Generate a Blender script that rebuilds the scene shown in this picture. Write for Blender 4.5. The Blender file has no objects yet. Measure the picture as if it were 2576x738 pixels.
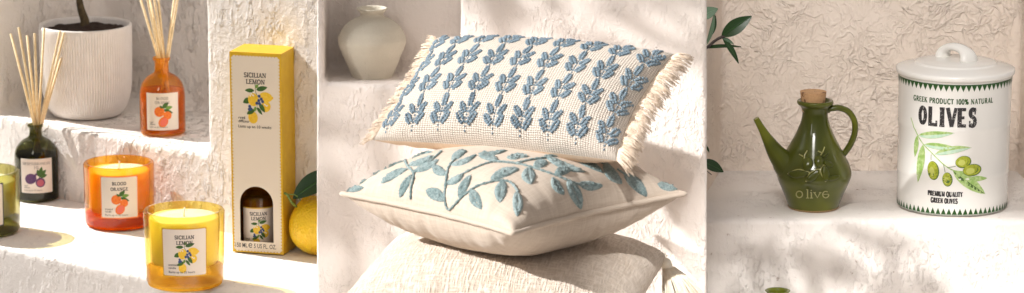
import bpy, bmesh, math, random
from math import sin, cos, pi, radians, sqrt, asin, atan2
from mathutils import Vector, Matrix, noise
from mathutils.bvhtree import BVHTree
random.seed(11)
SC = bpy.context.scene
COL = SC.collection

# ------------------------------------------------------------------ camera frame
D = 4.0
PITCH = radians(12)
CP, SP = cos(PITCH), sin(PITCH)
S = 1/2200.0
CAM = Vector((0, -D*CP, D*SP))
FWD, RIGHT, UP = Vector((0, CP, -SP)), Vector((1, 0, 0)), Vector((0, SP, CP))
def ray(u, v): return FWD*D + RIGHT*((u-1288)*S) + UP*((369-v)*S)
def at_y(u, v, Y):
    d = ray(u, v); return CAM + d*((Y-CAM.y)/d.y)
def at_z(u, v, Z):
    d = ray(u, v); return CAM + d*((Z-CAM.z)/d.z)
def scl(P): return S*(P-CAM).dot(FWD)/D

cam = bpy.data.cameras.new('camera'); camo = bpy.data.objects.new('camera', cam); COL.objects.link(camo)
camo.location = CAM; camo.rotation_euler = (pi/2-PITCH, 0, 0)
cam.sensor_width = 36; cam.lens = 36*D/(2576*S); cam.clip_start = .05; cam.clip_end = 100
cam.dof.use_dof = True; cam.dof.focus_distance = D+.0; cam.dof.aperture_fstop = 10
SC.camera = camo
SC.view_settings.view_transform = 'Standard'; SC.view_settings.look = 'None'
SC.view_settings.exposure = .13; SC.view_settings.gamma = 1
SC.render.engine = 'CYCLES'; SC.cycles.use_denoising = True
SC.cycles.max_bounces = 14; SC.cycles.transparent_max_bounces = 24; SC.cycles.transmission_bounces = 12
SC.cycles.caustics_reflective = False; SC.cycles.caustics_refractive = False
SC.cycles.sample_clamp_indirect = 4

# ------------------------------------------------------------------ materials
class NT:
    def __init__(s, name):
        s.m = bpy.data.materials.new(name); s.m.use_nodes = True
        s.t = s.m.node_tree; s.t.nodes.clear()
        s.out = s.t.nodes.new('ShaderNodeOutputMaterial')
    def n(s, typ, **kw):
        nd = s.t.nodes.new(typ)
        for k, v in kw.items():
            if k in nd.inputs: s.set(nd.inputs[k], v)
            else: setattr(nd, k, v)
        return nd
    def set(s, sock, v):
        if hasattr(v, 'is_linked'): s.t.links.new(v, sock)
        elif isinstance(v, (tuple, list)) and len(v) == 3 and sock.type == 'RGBA': sock.default_value = (*v, 1)
        else: sock.default_value = v
    def math(s, op, a, b=0.0, c=None):
        nd = s.t.nodes.new('ShaderNodeMath'); nd.operation = op
        s.set(nd.inputs[0], a); s.set(nd.inputs[1], b)
        if c is not None: s.set(nd.inputs[2], c)
        return nd.outputs[0]
    def mix(s, f, a, b):
        nd = s.t.nodes.new('ShaderNodeMix'); nd.data_type = 'RGBA'
        s.set(nd.inputs[0], f); s.set(nd.inputs[6], a); s.set(nd.inputs[7], b)
        return nd.outputs[2]
    def coord(s, kind='Object'):
        return s.n('ShaderNodeTexCoord').outputs[kind]
    def noise(s, vec, scale, detail=3, rough=.55, dist=0):
        nd = s.n('ShaderNodeTexNoise'); s.set(nd.inputs['Vector'], vec)
        nd.inputs['Scale'].default_value = scale; nd.inputs['Detail'].default_value = detail
        nd.inputs['Roughness'].default_value = rough; nd.inputs['Distortion'].default_value = dist
        return nd.outputs[0]
    def ramp(s, f, lo, hi):
        nd = s.n('ShaderNodeMapRange'); s.set(nd.inputs[0], f)
        nd.inputs[1].default_value = lo; nd.inputs[2].default_value = hi; nd.interpolation_type = 'SMOOTHSTEP'
        return nd.outputs[0]
    def bump(s, h, dist, strength=1.0, normal=None):
        nd = s.n('ShaderNodeBump'); s.set(nd.inputs['Height'], h)
        nd.inputs['Distance'].default_value = dist; nd.inputs['Strength'].default_value = strength
        if normal is not None: s.set(nd.inputs['Normal'], normal)
        return nd.outputs[0]
    def pbsdf(s, **kw):
        nd = s.n('ShaderNodeBsdfPrincipled')
        for k, v in kw.items(): s.set(nd.inputs[k.replace('_', ' ')], v)
        return nd.outputs[0]
    def done(s, sh):
        s.t.links.new(sh, s.out.inputs[0]); return s.m

def mat(name, col, rough=.6, **kw):
    t = NT(name); return t.done(t.pbsdf(Base_Color=col, Roughness=rough, **kw))

def mat_paint(name, c1, c2, scale=300, rough=.55):
    t = NT(name); f = t.ramp(t.noise(t.coord(), scale, 3), .35, .65)
    return t.done(t.pbsdf(Base_Color=t.mix(f, c1, c2), Roughness=rough))

def mat_plaster(name, col, crinkle=0.0, stucco=1.0, pits=0.0, warm=(.80, .74, .68), grain=95):
    t = NT(name); v = t.coord()
    n1 = t.noise(v, 210, 4, .65); n3 = t.noise(v, 9, 3)
    mp = t.n('ShaderNodeMapping'); t.set(mp.inputs['Vector'], v); mp.inputs['Scale'].default_value = (1, 1, .55)
    n2 = t.noise(mp.outputs[0], grain, 4, .62, .3); gate2 = t.ramp(t.noise(v, 16, 2), .32, .62)
    h = t.math('ADD', t.math('MULTIPLY', n1, .40*stucco), t.math('MULTIPLY', t.math('MULTIPLY', t.ramp(n2, .46, .66), gate2), .75*stucco))
    if crinkle:
        wv = t.n('ShaderNodeVectorMath', operation='ADD')
        t.set(wv.inputs[0], v)
        nn = t.n('ShaderNodeTexNoise'); t.set(nn.inputs['Vector'], v); nn.inputs['Scale'].default_value = 22; nn.inputs['Detail'].default_value = 3
        sc = t.n('ShaderNodeVectorMath', operation='SCALE'); t.set(sc.inputs[0], nn.outputs[1]); sc.inputs['Scale'].default_value = .04
        t.set(wv.inputs[1], sc.outputs[0])
        amp = t.math('ADD', .35, t.math('MULTIPLY', .65, t.ramp(t.noise(v, 7, 2), .3, .6)))
        for s_, a_, wd in ((30, .9, .06), (58, .9, .07), (110, .6, .09)):
            nz = t.noise(wv.outputs[0], s_, 1.5, .5, .9)
            r = t.ramp(t.math('ABSOLUTE', t.math('SUBTRACT', nz, .5)), wd, .0)
            br = t.ramp(t.noise(v, s_*.7, 2), .34, .56)
            h = t.math('ADD', h, t.math('MULTIPLY', t.math('MULTIPLY', r, br), t.math('MULTIPLY', amp, crinkle*a_)))
    if pits:
        p = t.ramp(t.noise(v, 95, 4, .7), .36, .30)
        gate = t.ramp(t.noise(v, 13, 2), .45, .6)
        h = t.math('SUBTRACT', h, t.math('MULTIPLY', t.math('MULTIPLY', p, gate), pits))
    c = t.mix(t.ramp(n3, .3, .75), col, warm)
    if pits: c = t.mix(t.math('MULTIPLY', t.math('MULTIPLY', p, gate), .7), c, (.42, .3, .24))
    nrm = t.bump(h, .0028)
    return t.done(t.pbsdf(Base_Color=c, Roughness=.9, Normal=nrm, Specular_IOR_Level=.2))

def mat_linen(name, c1, c2, scale=900, bump=.0006, slub=True):
    t = NT(name); uv = t.coord('UV')
    def str_noise(sx, sy, det=2):
        mp = t.n('ShaderNodeMapping'); t.set(mp.inputs['Vector'], uv); mp.inputs['Scale'].default_value = (sx, sy, 1)
        return t.noise(mp.outputs[0], 1, det, .6)
    a = str_noise(scale, scale*.05); b = str_noise(scale*.05, scale)
    f = t.math('MULTIPLY', t.math('ADD', a, b), .5)
    speck = t.ramp(t.noise(uv, 260, 2), .72, .78)
    c = t.mix(t.ramp(f, .35, .65), c1, c2)
    c = t.mix(t.math('MULTIPLY', speck, .35), c, (.4, .27, .16))
    nrm = t.bump(f, bump)
    return t.done(t.pbsdf(Base_Color=c, Roughness=.9, Normal=nrm, Sheen_Weight=.15, Specular_IOR_Level=.15))

def mat_weave(name, light, dark, pitch, bump=.0012, dashed=True, pw=.55):
    t = NT(name); uv = t.coord('UV')
    nz = t.n('ShaderNodeTexNoise'); t.set(nz.inputs['Vector'], uv); nz.inputs['Scale'].default_value = 60
    sc = t.n('ShaderNodeVectorMath', operation='SCALE'); t.set(sc.inputs[0], nz.outputs[1]); sc.inputs['Scale'].default_value = pitch*.5
    ad = t.n('ShaderNodeVectorMath', operation='ADD'); t.set(ad.inputs[0], uv); t.set(ad.inputs[1], sc.outputs[0])
    sp = t.n('ShaderNodeSeparateXYZ'); t.set(sp.inputs[0], ad.outputs[0])
    x = t.math('MULTIPLY', sp.outputs[0], pi/pitch); y = t.math('MULTIPLY', sp.outputs[1], pi/(pitch*.9))
    sx = t.math('ABSOLUTE', t.math('SINE', x)); sy = t.math('ABSOLUTE', t.math('SINE', y))
    h = t.math('POWER', t.math('MULTIPLY', t.math('POWER', sx, .8), sy), pw)
    h = t.math('ADD', h, t.math('MULTIPLY', t.noise(uv, 500, 2), .35))
    c = t.mix(t.ramp(h, .25, .95), dark, light)
    return t.done(t.pbsdf(Base_Color=c, Roughness=.9, Normal=t.bump(h, bump), Sheen_Weight=.15, Specular_IOR_Level=.15))

def mat_slub(name, light, dark, pitch):
    t = NT(name); uv = t.coord('UV')
    def threads(a, b, off):
        mp = t.n('ShaderNodeMapping'); t.set(mp.inputs['Vector'], uv); mp.inputs['Scale'].default_value = (a, b, 1); mp.inputs['Location'].default_value = (off, off*2, 0)
        return t.noise(mp.outputs[0], 1, 2, .6)
    hi, lo = 1/pitch, .11/pitch
    warp = t.ramp(threads(hi, lo, 3), .35, .65); weft = t.ramp(threads(lo, hi*.8, 7), .35, .65)
    big = t.noise(uv, 40, 2)
    f = t.math('ADD', t.math('MULTIPLY', t.math('MAXIMUM', warp, weft), .55), t.math('MULTIPLY', t.math('MULTIPLY', warp, weft), .35))
    f = t.math('ADD', f, t.math('MULTIPLY', big, .25))
    c = t.mix(t.ramp(f, .15, .95), dark, light)
    return t.done(t.pbsdf(Base_Color=c, Roughness=.92, Normal=t.bump(f, .0016), Sheen_Weight=.15, Specular_IOR_Level=.15))

def mat_yarn(name, c1, c2, scale=420, bump=.0012):
    t = NT(name); v = t.coord(); n = t.noise(v, scale, 3, .7); m = t.noise(v, 26, 2)
    f = t.ramp(t.math('ADD', t.math('MULTIPLY', n, .6), t.math('MULTIPLY', m, .4)), .38, .62)
    return t.done(t.pbsdf(Base_Color=t.mix(f, c1, c2), Roughness=.85, Normal=t.bump(n, bump), Sheen_Weight=.2, Specular_IOR_Level=.2))

def mat_tint(name, tint, body=.12, rough=.02, bodycol=None, edgecol=None):
    """coloured glass that lets light through: tinted transparency under a Fresnel gloss with a little cloudy body"""
    t = NT(name)
    lw = t.n('ShaderNodeLayerWeight'); lw.inputs['Blend'].default_value = .35
    edge = t.mix(t.math('POWER', lw.outputs['Facing'], 3.0), tint, edgecol or tuple(c*c for c in tint))
    tr = t.n('ShaderNodeBsdfTransparent'); t.set(tr.inputs[0], edge)
    tl = t.n('ShaderNodeBsdfTranslucent'); t.set(tl.inputs[0], bodycol or tint)
    df = t.n('ShaderNodeBsdfDiffuse'); t.set(df.inputs[0], bodycol or tint)
    m0 = t.n('ShaderNodeMixShader'); m0.inputs[0].default_value = .4
    t.t.links.new(tl.outputs[0], m0.inputs[1]); t.t.links.new(df.outputs[0], m0.inputs[2])
    m1 = t.n('ShaderNodeMixShader'); m1.inputs[0].default_value = body
    t.t.links.new(tr.outputs[0], m1.inputs[1]); t.t.links.new(m0.outputs[0], m1.inputs[2])
    gl = t.n('ShaderNodeBsdfGlossy'); gl.inputs['Roughness'].default_value = rough
    lf = t.n('ShaderNodeLayerWeight'); lf.inputs['Blend'].default_value = .5
    fr = t.math('ADD', .045, t.math('MULTIPLY', t.math('POWER', lf.outputs['Facing'], 4.5), .85))
    m2 = t.n('ShaderNodeMixShader'); t.set(m2.inputs[0], fr)
    t.t.links.new(m1.outputs[0], m2.inputs[1]); t.t.links.new(gl.outputs[0], m2.inputs[2])
    return t.done(m2.outputs[0])

def mat_thick(name, tint, glow, edge):
    t = NT(name)
    rf = t.n('ShaderNodeBsdfGlass'); t.set(rf.inputs['Color'], tint); rf.inputs['IOR'].default_value = 1.45; rf.inputs['Roughness'].default_value = .02
    tr = t.n('ShaderNodeBsdfTransparent'); t.set(tr.inputs[0], tint)
    tl = t.n('ShaderNodeBsdfTranslucent'); t.set(tl.inputs[0], glow)
    m0 = t.n('ShaderNodeMixShader'); m0.inputs[0].default_value = .5
    t.t.links.new(rf.outputs[0], m0.inputs[1]); t.t.links.new(tr.outputs[0], m0.inputs[2])
    m1 = t.n('ShaderNodeMixShader'); m1.inputs[0].default_value = .22
    t.t.links.new(m0.outputs[0], m1.inputs[1]); t.t.links.new(tl.outputs[0], m1.inputs[2])
    return t.done(m1.outputs[0])

def mat_liquid(name, tint, glow, k=.35, ior=1.36):
    t = NT(name)
    rf = t.n('ShaderNodeBsdfRefraction'); t.set(rf.inputs['Color'], tint); rf.inputs['IOR'].default_value = ior; rf.inputs['Roughness'].default_value = .03
    tl = t.n('ShaderNodeBsdfTranslucent'); t.set(tl.inputs[0], glow)
    df = t.n('ShaderNodeBsdfDiffuse'); t.set(df.inputs[0], glow)
    m0 = t.n('ShaderNodeMixShader'); m0.inputs[0].default_value = .35
    t.t.links.new(tl.outputs[0], m0.inputs[1]); t.t.links.new(df.outputs[0], m0.inputs[2])
    m1 = t.n('ShaderNodeMixShader'); m1.inputs[0].default_value = k
    t.t.links.new(rf.outputs[0], m1.inputs[1]); t.t.links.new(m0.outputs[0], m1.inputs[2])
    return t.done(m1.outputs[0])

M = {}
M['plaster_fine'] = mat_plaster('white_stucco', (.83, .79, .75), 0, 1.5, 0, (.86, .80, .75))
M['plaster_floor'] = mat_plaster('white_stucco_ledge', (.86, .83, .80), 0, .45, .3, (.88, .84, .80))
M['plaster_pier'] = mat_plaster('troweled_plaster', (.86, .79, .74), .1, .42, 0, (.88, .82, .77), 150)
M['plaster_crinkle'] = mat_plaster('crinkled_plaster', (.84, .735, .64), .52, .15, 0, (.90, .80, .71))
M['plaster_ledge'] = mat_plaster('pitted_plaster', (.85, .81, .77), 0, .62, .3, (.85, .80, .76), 170)
M['floor'] = mat_plaster('floor_plaster', (.75, .7, .66), 0, .5)
M['pot'] = mat_paint('matt_ceramic', (.77, .73, .70), (.81, .77, .74), 60, .7)
t = NT('potting_soil'); nn_ = t.noise(t.coord(), 220, 4, .7)
M['soil'] = t.done(t.pbsdf(Base_Color=t.mix(nn_, (.012, .006, .004), (.06, .03, .018)), Roughness=1.0, Normal=t.bump(nn_, .004)))
M['bark'] = mat_paint('bark', (.05, .035, .015), (.10, .07, .03), 160, .85)
M['reed'] = mat_paint('pale_reed', (.74, .55, .30), (.84, .66, .40), 260, .6)
M['wax_yellow'] = mat('lemon_wax', (.90, .88, .46), .45, Subsurface_Weight=1.0, Subsurface_Radius=(.05, .045, .02), Subsurface_Scale=.4)
M['wax_orange'] = mat('orange_wax', (.95, .80, .46), .45, Subsurface_Weight=1.0, Subsurface_Radius=(.05, .035, .012), Subsurface_Scale=.4)
M['wax_olive'] = mat('olive_wax', (.86, .84, .50), .45, Subsurface_Weight=1.0, Subsurface_Radius=(.05, .045, .02), Subsurface_Scale=.5)
M['wick'] = mat('cotton_wick', (.85, .78, .62), .9)
M['glass_yellow'] = mat_tint('yellow_glass', (1.0, .91, .48), .05, bodycol=(.98, .80, .08), edgecol=(.82, .52, .05))
M['glass_orange'] = mat_tint('orange_glass', (1.0, .73, .24), .06, bodycol=(.98, .50, .03), edgecol=(.80, .20, .02))
M['glass_olive'] = mat_tint('olive_glass', (.72, .70, .42), .05, bodycol=(.35, .33, .1), edgecol=(.30, .28, .08))
M['glass_dark'] = mat_tint('dark_green_glass', (.50, .50, .24), .03, bodycol=(.06, .06, .015))
M['glass_amber'] = mat_tint('amber_bottle_glass', (1.0, .78, .28), .08, bodycol=(.98, .48, .02), edgecol=(.9, .28, .02))
M['base_yellow'] = mat_thick('amber_glass_base', (1.0, .84, .38), (.98, .62, .06), (.92, .45, .04))
M['base_orange'] = mat_thick('burnt_orange_glass_base', (.98, .50, .13), (.9, .22, .01), (.7, .10, .01))
M['base_olive'] = mat_tint('olive_glass_base', (.42, .42, .16), .15, bodycol=(.14, .13, .02), edgecol=(.2, .2, .05))
M['oil_orange'] = mat_thick('orange_oil', (1.0, .70, .12), (1.0, .50, .03), None)
M['oil_dark'] = mat_thick('dark_oil', (.30, .28, .07), (.06, .055, .01), None)
M['oil_amber'] = mat_liquid('amber_oil', (.70, .25, .03), (.55, .2, .03), .5)
M['paper'] = mat('cream_paper', (.80, .71, .62), .8)
M['card'] = mat('cream_card', (.80, .70, .57), .7)
M['gold'] = mat('mustard_ink', (.62, .36, .02), .7)
M['carton'] = mat_paint('yellow_card', (.74, .46, .015), (.70, .42, .012), 90, .45)
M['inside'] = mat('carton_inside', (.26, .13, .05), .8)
M['ink'] = mat('black_ink', (.03, .025, .025), .6)
M['orange_ink'] = mat('orange_ink', (.85, .25, .05), .7)
M['lemon_ink'] = mat_paint('lemon_ink', (.80, .48, .015), (.86, .58, .05), 500)
M['orangefruit_ink'] = mat_paint('orange_fruit_ink', (.75, .13, .01), (.85, .22, .02), 500)
M['flesh_ink'] = mat('orange_flesh_ink', (.80, .16, .10), .7)
M['fig_ink'] = mat_paint('fig_ink', (.07, .03, .11), (.14, .05, .14), 500)
M['figflesh_ink'] = mat('fig_flesh_ink', (.45, .10, .14), .7)
M['leaf_ink'] = mat_paint('leaf_ink', (.03, .09, .012), (.05, .14, .02), 500)
M['lightleaf_ink'] = mat('light_leaf_ink', (.16, .30, .05), .7)
M['berry_ink'] = mat('berry_ink', (.035, .07, .20), .7)
M['white_ink'] = mat('white_ink', (.85, .82, .76), .7)
t = NT('lemon_peel'); vv_ = t.coord(); nz_ = t.noise(vv_, 260, 2); vo_ = t.n('ShaderNodeTexVoronoi'); t.set(vo_.inputs['Vector'], vv_); vo_.inputs['Scale'].default_value = 330
M['lemon'] = t.done(t.pbsdf(Base_Color=t.mix(t.noise(vv_, 40, 3), (.92, .55, .012), (.95, .64, .02)), Roughness=.35, Normal=t.bump(t.math('ADD', vo_.outputs['Distance'], t.math('MULTIPLY', nz_, .6)), .0012, .7), Subsurface_Weight=.15, Subsurface_Scale=.01))
def mat_leaf(name, c1, c2, rough=.35):
    t = NT(name); uv = t.coord('UV'); v = t.coord()
    sp = t.n('ShaderNodeSeparateXYZ'); t.set(sp.inputs[0], uv)
    mid = t.ramp(t.math('ABSOLUTE', sp.outputs[1]), .10, .02)
    c = t.mix(t.noise(v, 90, 3), c1, c2); c = t.mix(t.math('MULTIPLY', mid, .6), c, tuple(min(1, x*2.6) for x in c2))
    return t.done(t.pbsdf(Base_Color=c, Roughness=rough, Normal=t.bump(t.math('SUBTRACT', 1.0, mid), .0008)))
M['leaf_dark'] = mat_leaf('dark_leaf', (.008, .035, .006), (.016, .06, .010))
M['leaf_grey'] = mat_leaf('grey_green_leaf', (.10, .18, .11), (.15, .24, .15), .6)
M['stem'] = mat_paint('green_stem', (.10, .16, .02), (.18, .24, .04), 200)
M['twig'] = mat_paint('dark_twig', (.02, .015, .012), (.05, .035, .03), 200)
M['weave'] = mat_weave('cream_basketweave', (.72, .645, .565), (.40, .335, .27), 6.2*S, .0010)
M['plain_linen'] = mat_linen('cream_cotton', (.50, .415, .335), (.59, .505, .42), 700, .0004)
M['back_linen'] = mat_linen('beige_cotton', (.66, .50, .36), (.74, .58, .43), 700, .0004)
M['slub'] = mat_slub('slub_linen', (.80, .70, .60), (.62, .52, .42), 5.0*S)
M['yarn_blue'] = mat_yarn('blue_yarn', (.115, .17, .215), (.24, .315, .37))
M['yarn_sage'] = mat_yarn('sage_thread', (.16, .245, .25), (.40, .50, .50), 560, .003)
M['fringe'] = mat_paint('cotton_fringe', (.56, .44, .33), (.74, .62, .50), 200, .9)
M['tassel'] = mat_paint('cream_tassel', (.92, .83, .68), (.95, .89, .77), 200, .9)
t = NT('sage_ceramic'); v_ = t.coord(); a_ = t.noise(v_, 30, 4)
mp_ = t.n('ShaderNodeMapping'); t.set(mp_.inputs['Vector'], v_); mp_.inputs['Scale'].default_value = (4, 4, 90)
b_ = t.noise(mp_.outputs[0], 1.2, 3)
M['vase'] = t.done(t.pbsdf(Base_Color=t.mix(t.math('MULTIPLY', t.math('ADD', a_, b_), .5), (.56, .51, .41), (.74, .69, .58)), Roughness=.75, Normal=t.bump(t.math('ADD', t.math('ADD', a_, b_), t.noise(v_, 420, 3)), .0012)))
t = NT('green_glaze'); v_ = t.coord(); f_ = t.ramp(t.noise(v_, 13, 2, .5, .4), .3, .75)
M['glaze'] = t.done(t.pbsdf(Base_Color=t.mix(f_, (.045, .055, .003), (.150, .165, .012)), Roughness=.32, Specular_IOR_Level=.1, Coat_Weight=.8, Coat_Roughness=.015, Normal=t.bump(t.noise(v_, 45, 2), .0004)))
M['glaze_light'] = mat('light_green_glaze', (.34, .33, .11), .2, Coat_Weight=.6)
M['glaze_foot'] = mat('bare_clay_foot', (.45, .30, .14), .8)
t = NT('cork'); v_ = t.coord(); n_ = t.noise(v_, 260, 4, .7); g_ = t.ramp(t.noise(v_, 170, 3, .7), .56, .66)
M['cork'] = t.done(t.pbsdf(Base_Color=t.mix(g_, t.mix(n_, (.50, .28, .13), (.70, .44, .24)), (.16, .07, .03)), Roughness=.9, Normal=t.bump(n_, .0015)))
M['porcelain'] = mat('cream_porcelain', (.90, .89, .85), .12, Coat_Weight=.6, Coat_Roughness=.03)
M['can_green'] = mat('bottle_green_print', (.02, .085, .015), .3)
M['ink_and_shade'] = mat('charcoal_print_and_shade', (.035, .033, .035), .3)
M['can_white'] = mat('worn_print', (.82, .81, .76), .2)
M['can_leaf'] = mat_paint('watercolour_leaf', (.30, .50, .12), (.52, .66, .30), 240, .3)
M['can_teal'] = mat_paint('watercolour_teal', (.48, .70, .55), (.60, .76, .60), 240, .3)
M['can_dark'] = mat('watercolour_dark', (.07, .15, .03), .3)
M['can_olive'] = mat_paint('watercolour_olive', (.30, .36, .02), (.46, .50, .05), 300, .3)
M['can_olive_light'] = mat('watercolour_olive_light', (.56, .60, .14), .3)

# ------------------------------------------------------------------ mesh helpers
class MB:
    def __init__(s): s.v = []; s.f = []; s.m = []; s.uv = {}; s.slots = []
    def slot(s, name):
        if name not in s.slots: s.slots.append(name)
        return s.slots.index(name)
    def add(s, verts, faces, mt, uvs=None):
        b = len(s.v); k = s.slot(mt); s.v += [Vector(p) for p in verts]
        for f in faces: s.f.append([i+b for i in f]); s.m.append(k)
        if uvs:
            for i, q in enumerate(uvs): s.uv[b+i] = q
    def grid(s, fn, nu, nv, mt, uvfn=None, closed_u=False, flip=False):
        vs, us = [], []
        cu = nu if closed_u else nu+1
        for j in range(nv+1):
            for i in range(cu):
                vs.append(fn(i/nu, j/nv))
                if uvfn: us.append(uvfn(i/nu, j/nv))
        fs = []
        for j in range(nv):
            for i in range(nu):
                a = j*cu+i; b = j*cu+(i+1) % cu; c = b+cu; d = a+cu
                fs.append([a, b, c, d] if not flip else [d, c, b, a])
        s.add(vs, fs, mt, us or None)
    def lathe(s, prof, n, mt, o=(0, 0, 0), mod=None, cap0=True, cap1=True):
        o = Vector(o); vs = []; fs = []
        for (r, z) in prof:
            for i in range(n):
                a = 2*pi*i/n; rr = r*(mod(a, r, z) if mod else 1)
                vs.append(o+Vector((rr*cos(a), rr*sin(a), z)))
        for j in range(len(prof)-1):
            for i in range(n):
                fs.append([j*n+i, j*n+(i+1) % n, (j+1)*n+(i+1) % n, (j+1)*n+i])
        if cap0: fs.append(list(range(n-1, -1, -1)))
        if cap1: fs.append([(len(prof)-1)*n+i for i in range(n)])
        s.add(vs, fs, mt)
    def tube(s, pts, rad, n, mt, cap=True, closed=False, flat=None):
        pts = [Vector(p) for p in pts]; N = len(pts)
        rads = rad if isinstance(rad, (list, tuple)) else [rad]*N
        vs, fs = [], []; nrm = None
        for k in range(N):
            if closed: tg = (pts[(k+1) % N]-pts[k-1])
            else: tg = pts[min(k+1, N-1)]-pts[max(k-1, 0)]
            tg.normalize()
            if nrm is None:
                nrm = tg.orthogonal().normalized() if flat is None else (flat[0]-tg*flat[0].dot(tg)).normalized()
            else:
                nrm = (nrm-tg*nrm.dot(tg)).normalized()
            bn = tg.cross(nrm)
            fw, ft = (1, 1) if flat is None else (flat[1], flat[2])
            for i in range(n):
                a = 2*pi*i/n
                vs.append(pts[k]+nrm*(cos(a)*rads[k]*fw)+bn*(sin(a)*rads[k]*ft))
        R = N if closed else N-1
        for k in range(R):
            for i in range(n):
                k2 = (k+1) % N
                fs.append([k*n+i, k*n+(i+1) % n, k2*n+(i+1) % n, k2*n+i])
        if cap and not closed:
            fs.append(list(range(n-1, -1, -1))); fs.append([(N-1)*n+i for i in range(n)])
        s.add(vs, fs, mt)
    def build(s, name, parent=None, smooth=True, auto=None):
        me = bpy.data.meshes.new(name); me.from_pydata([tuple(p) for p in s.v], [], s.f)
        for k in s.slots: me.materials.append(M[k])
        me.polygons.foreach_set('material_index', s.m)
        me.polygons.foreach_set('use_smooth', [smooth]*len(s.f))
        if s.uv:
            ul = me.uv_layers.new(name='UVMap')
            for lp in me.loops:
                q = s.uv.get(lp.vertex_index)
                if q: ul.data[lp.index].uv = q
        me.update()
        o = bpy.data.objects.new(name, me); COL.objects.link(o)
        if auto: smooth_by_angle(me, auto)
        if parent is not None: attach(o, parent)
        return o
def smooth_by_angle(me, deg):
    bm = bmesh.new(); bm.from_mesh(me)
    for e in bm.edges:
        if len(e.link_faces) == 2 and e.calc_face_angle(0) > radians(deg): e.smooth = False
    bm.to_mesh(me); bm.free()
LOCS = {}
def wloc(p):
    v = Vector(p.location)
    if p.parent: v = v+wloc(p.parent)
    return v
def attach(o, parent):
    """child meshes are written in world coordinates; move them under their thing's empty"""
    o.parent = parent
    off = wloc(parent)
    if off.length: o.data.transform(Matrix.Translation(-off))
def tag(o, label, cat, group=None):
    o['label'] = label; o['category'] = cat
    if group: o['group'] = group
    return o
def thing(name, label, cat, loc, group=None):
    o = bpy.data.objects.new(name, None); COL.objects.link(o); o.location = loc; o.empty_display_size = .03
    return tag(o, label, cat, group)
def structure(o): o['kind'] = 'structure'; return o
def subsurf_profile(pts, k=4):
    """Catmull-Rom through profile points"""
    P = [Vector((a, b, 0)) for a, b in pts]; out = []
    for i in range(len(P)-1):
        p0 = P[max(i-1, 0)]; p1 = P[i]; p2 = P[i+1]; p3 = P[min(i+2, len(P)-1)]
        for j in range(k):
            t = j/k
            q = .5*((2*p1)+(p2-p0)*t+(2*p0-5*p1+4*p2-p3)*t*t+(3*p1-p0-3*p2+p3)*t**3)
            out.append((max(q.x, 1e-5), q.y))
    out.append(tuple(pts[-1])); return out
def spline(pts, k=6):
    P = [Vector(p) for p in pts]; out = []
    for i in range(len(P)-1):
        p0 = P[max(i-1, 0)]; p1 = P[i]; p2 = P[i+1]; p3 = P[min(i+2, len(P)-1)]
        for j in range(k):
            t = j/k
            out.append(.5*((2*p1)+(p2-p0)*t+(2*p0-5*p1+4*p2-p3)*t*t+(3*p1-p0-3*p2+p3)*t**3))
    out.append(P[-1].copy()); return out

# ------------------------------------------------------------------ plaster solids (union of blocks, hand smoothed)
def clouds(name, size):
    tx = bpy.data.textures.get(name)
    if not tx: tx = bpy.data.textures.new(name, 'CLOUDS'); tx.noise_scale = size; tx.noise_depth = 2
    return tx
def plaster(name, prisms, m, voxel=.006, d1=.004, d2=.0015, smooth_it=3):
    vs, fs = [], []
    for poly, z0, z1 in prisms:          # poly: list of xy (or list of (xy bottom, xy top)); z0/z1 floats
        n = len(poly); b = len(vs)
        bot = [p[0] if isinstance(p[0], (tuple, Vector)) else p for p in poly]
        top = [p[1] if isinstance(p[0], (tuple, Vector)) else p for p in poly]
        area = sum(bot[i][0]*bot[(i+1) % n][1]-bot[(i+1) % n][0]*bot[i][1] for i in range(n))
        if area < 0: bot = bot[::-1]; top = top[::-1]
        vs += [(p[0], p[1], z0) for p in bot]+[(p[0], p[1], z1) for p in top]
        fs.append([b+i for i in range(n-1, -1, -1)]); fs.append([b+n+i for i in range(n)])
        for i in range(n): fs.append([b+i, b+(i+1) % n, b+n+(i+1) % n, b+n+i])
    me = bpy.data.meshes.new(name+'_blocks'); me.from_pydata(vs, [], fs)
    o = bpy.data.objects.new(name, me); COL.objects.link(o)
    r = o.modifiers.new('r', 'REMESH'); r.mode = 'VOXEL'; r.voxel_size = voxel
    s_ = o.modifiers.new('s', 'SMOOTH'); s_.factor = .5; s_.iterations = smooth_it
    a = o.modifiers.new('a', 'DISPLACE'); a.texture = clouds('trowel', .055); a.texture_coords = 'GLOBAL'; a.strength = d1; a.mid_level = .5
    c = o.modifiers.new('c', 'DISPLACE'); c.texture = clouds('grain', .016); c.texture_coords = 'GLOBAL'; c.strength = d2; c.mid_level = .5
    dg = bpy.context.evaluated_depsgraph_get()
    nm = bpy.data.meshes.new_from_object(o.evaluated_get(dg)); nm.name = name
    o.modifiers.clear(); o.data = nm; bpy.data.meshes.remove(me)
    nm.materials.clear(); nm.materials.append(M[m])
    nm.polygons.foreach_set('use_smooth', [True]*len(nm.polygons))
    return o

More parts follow.
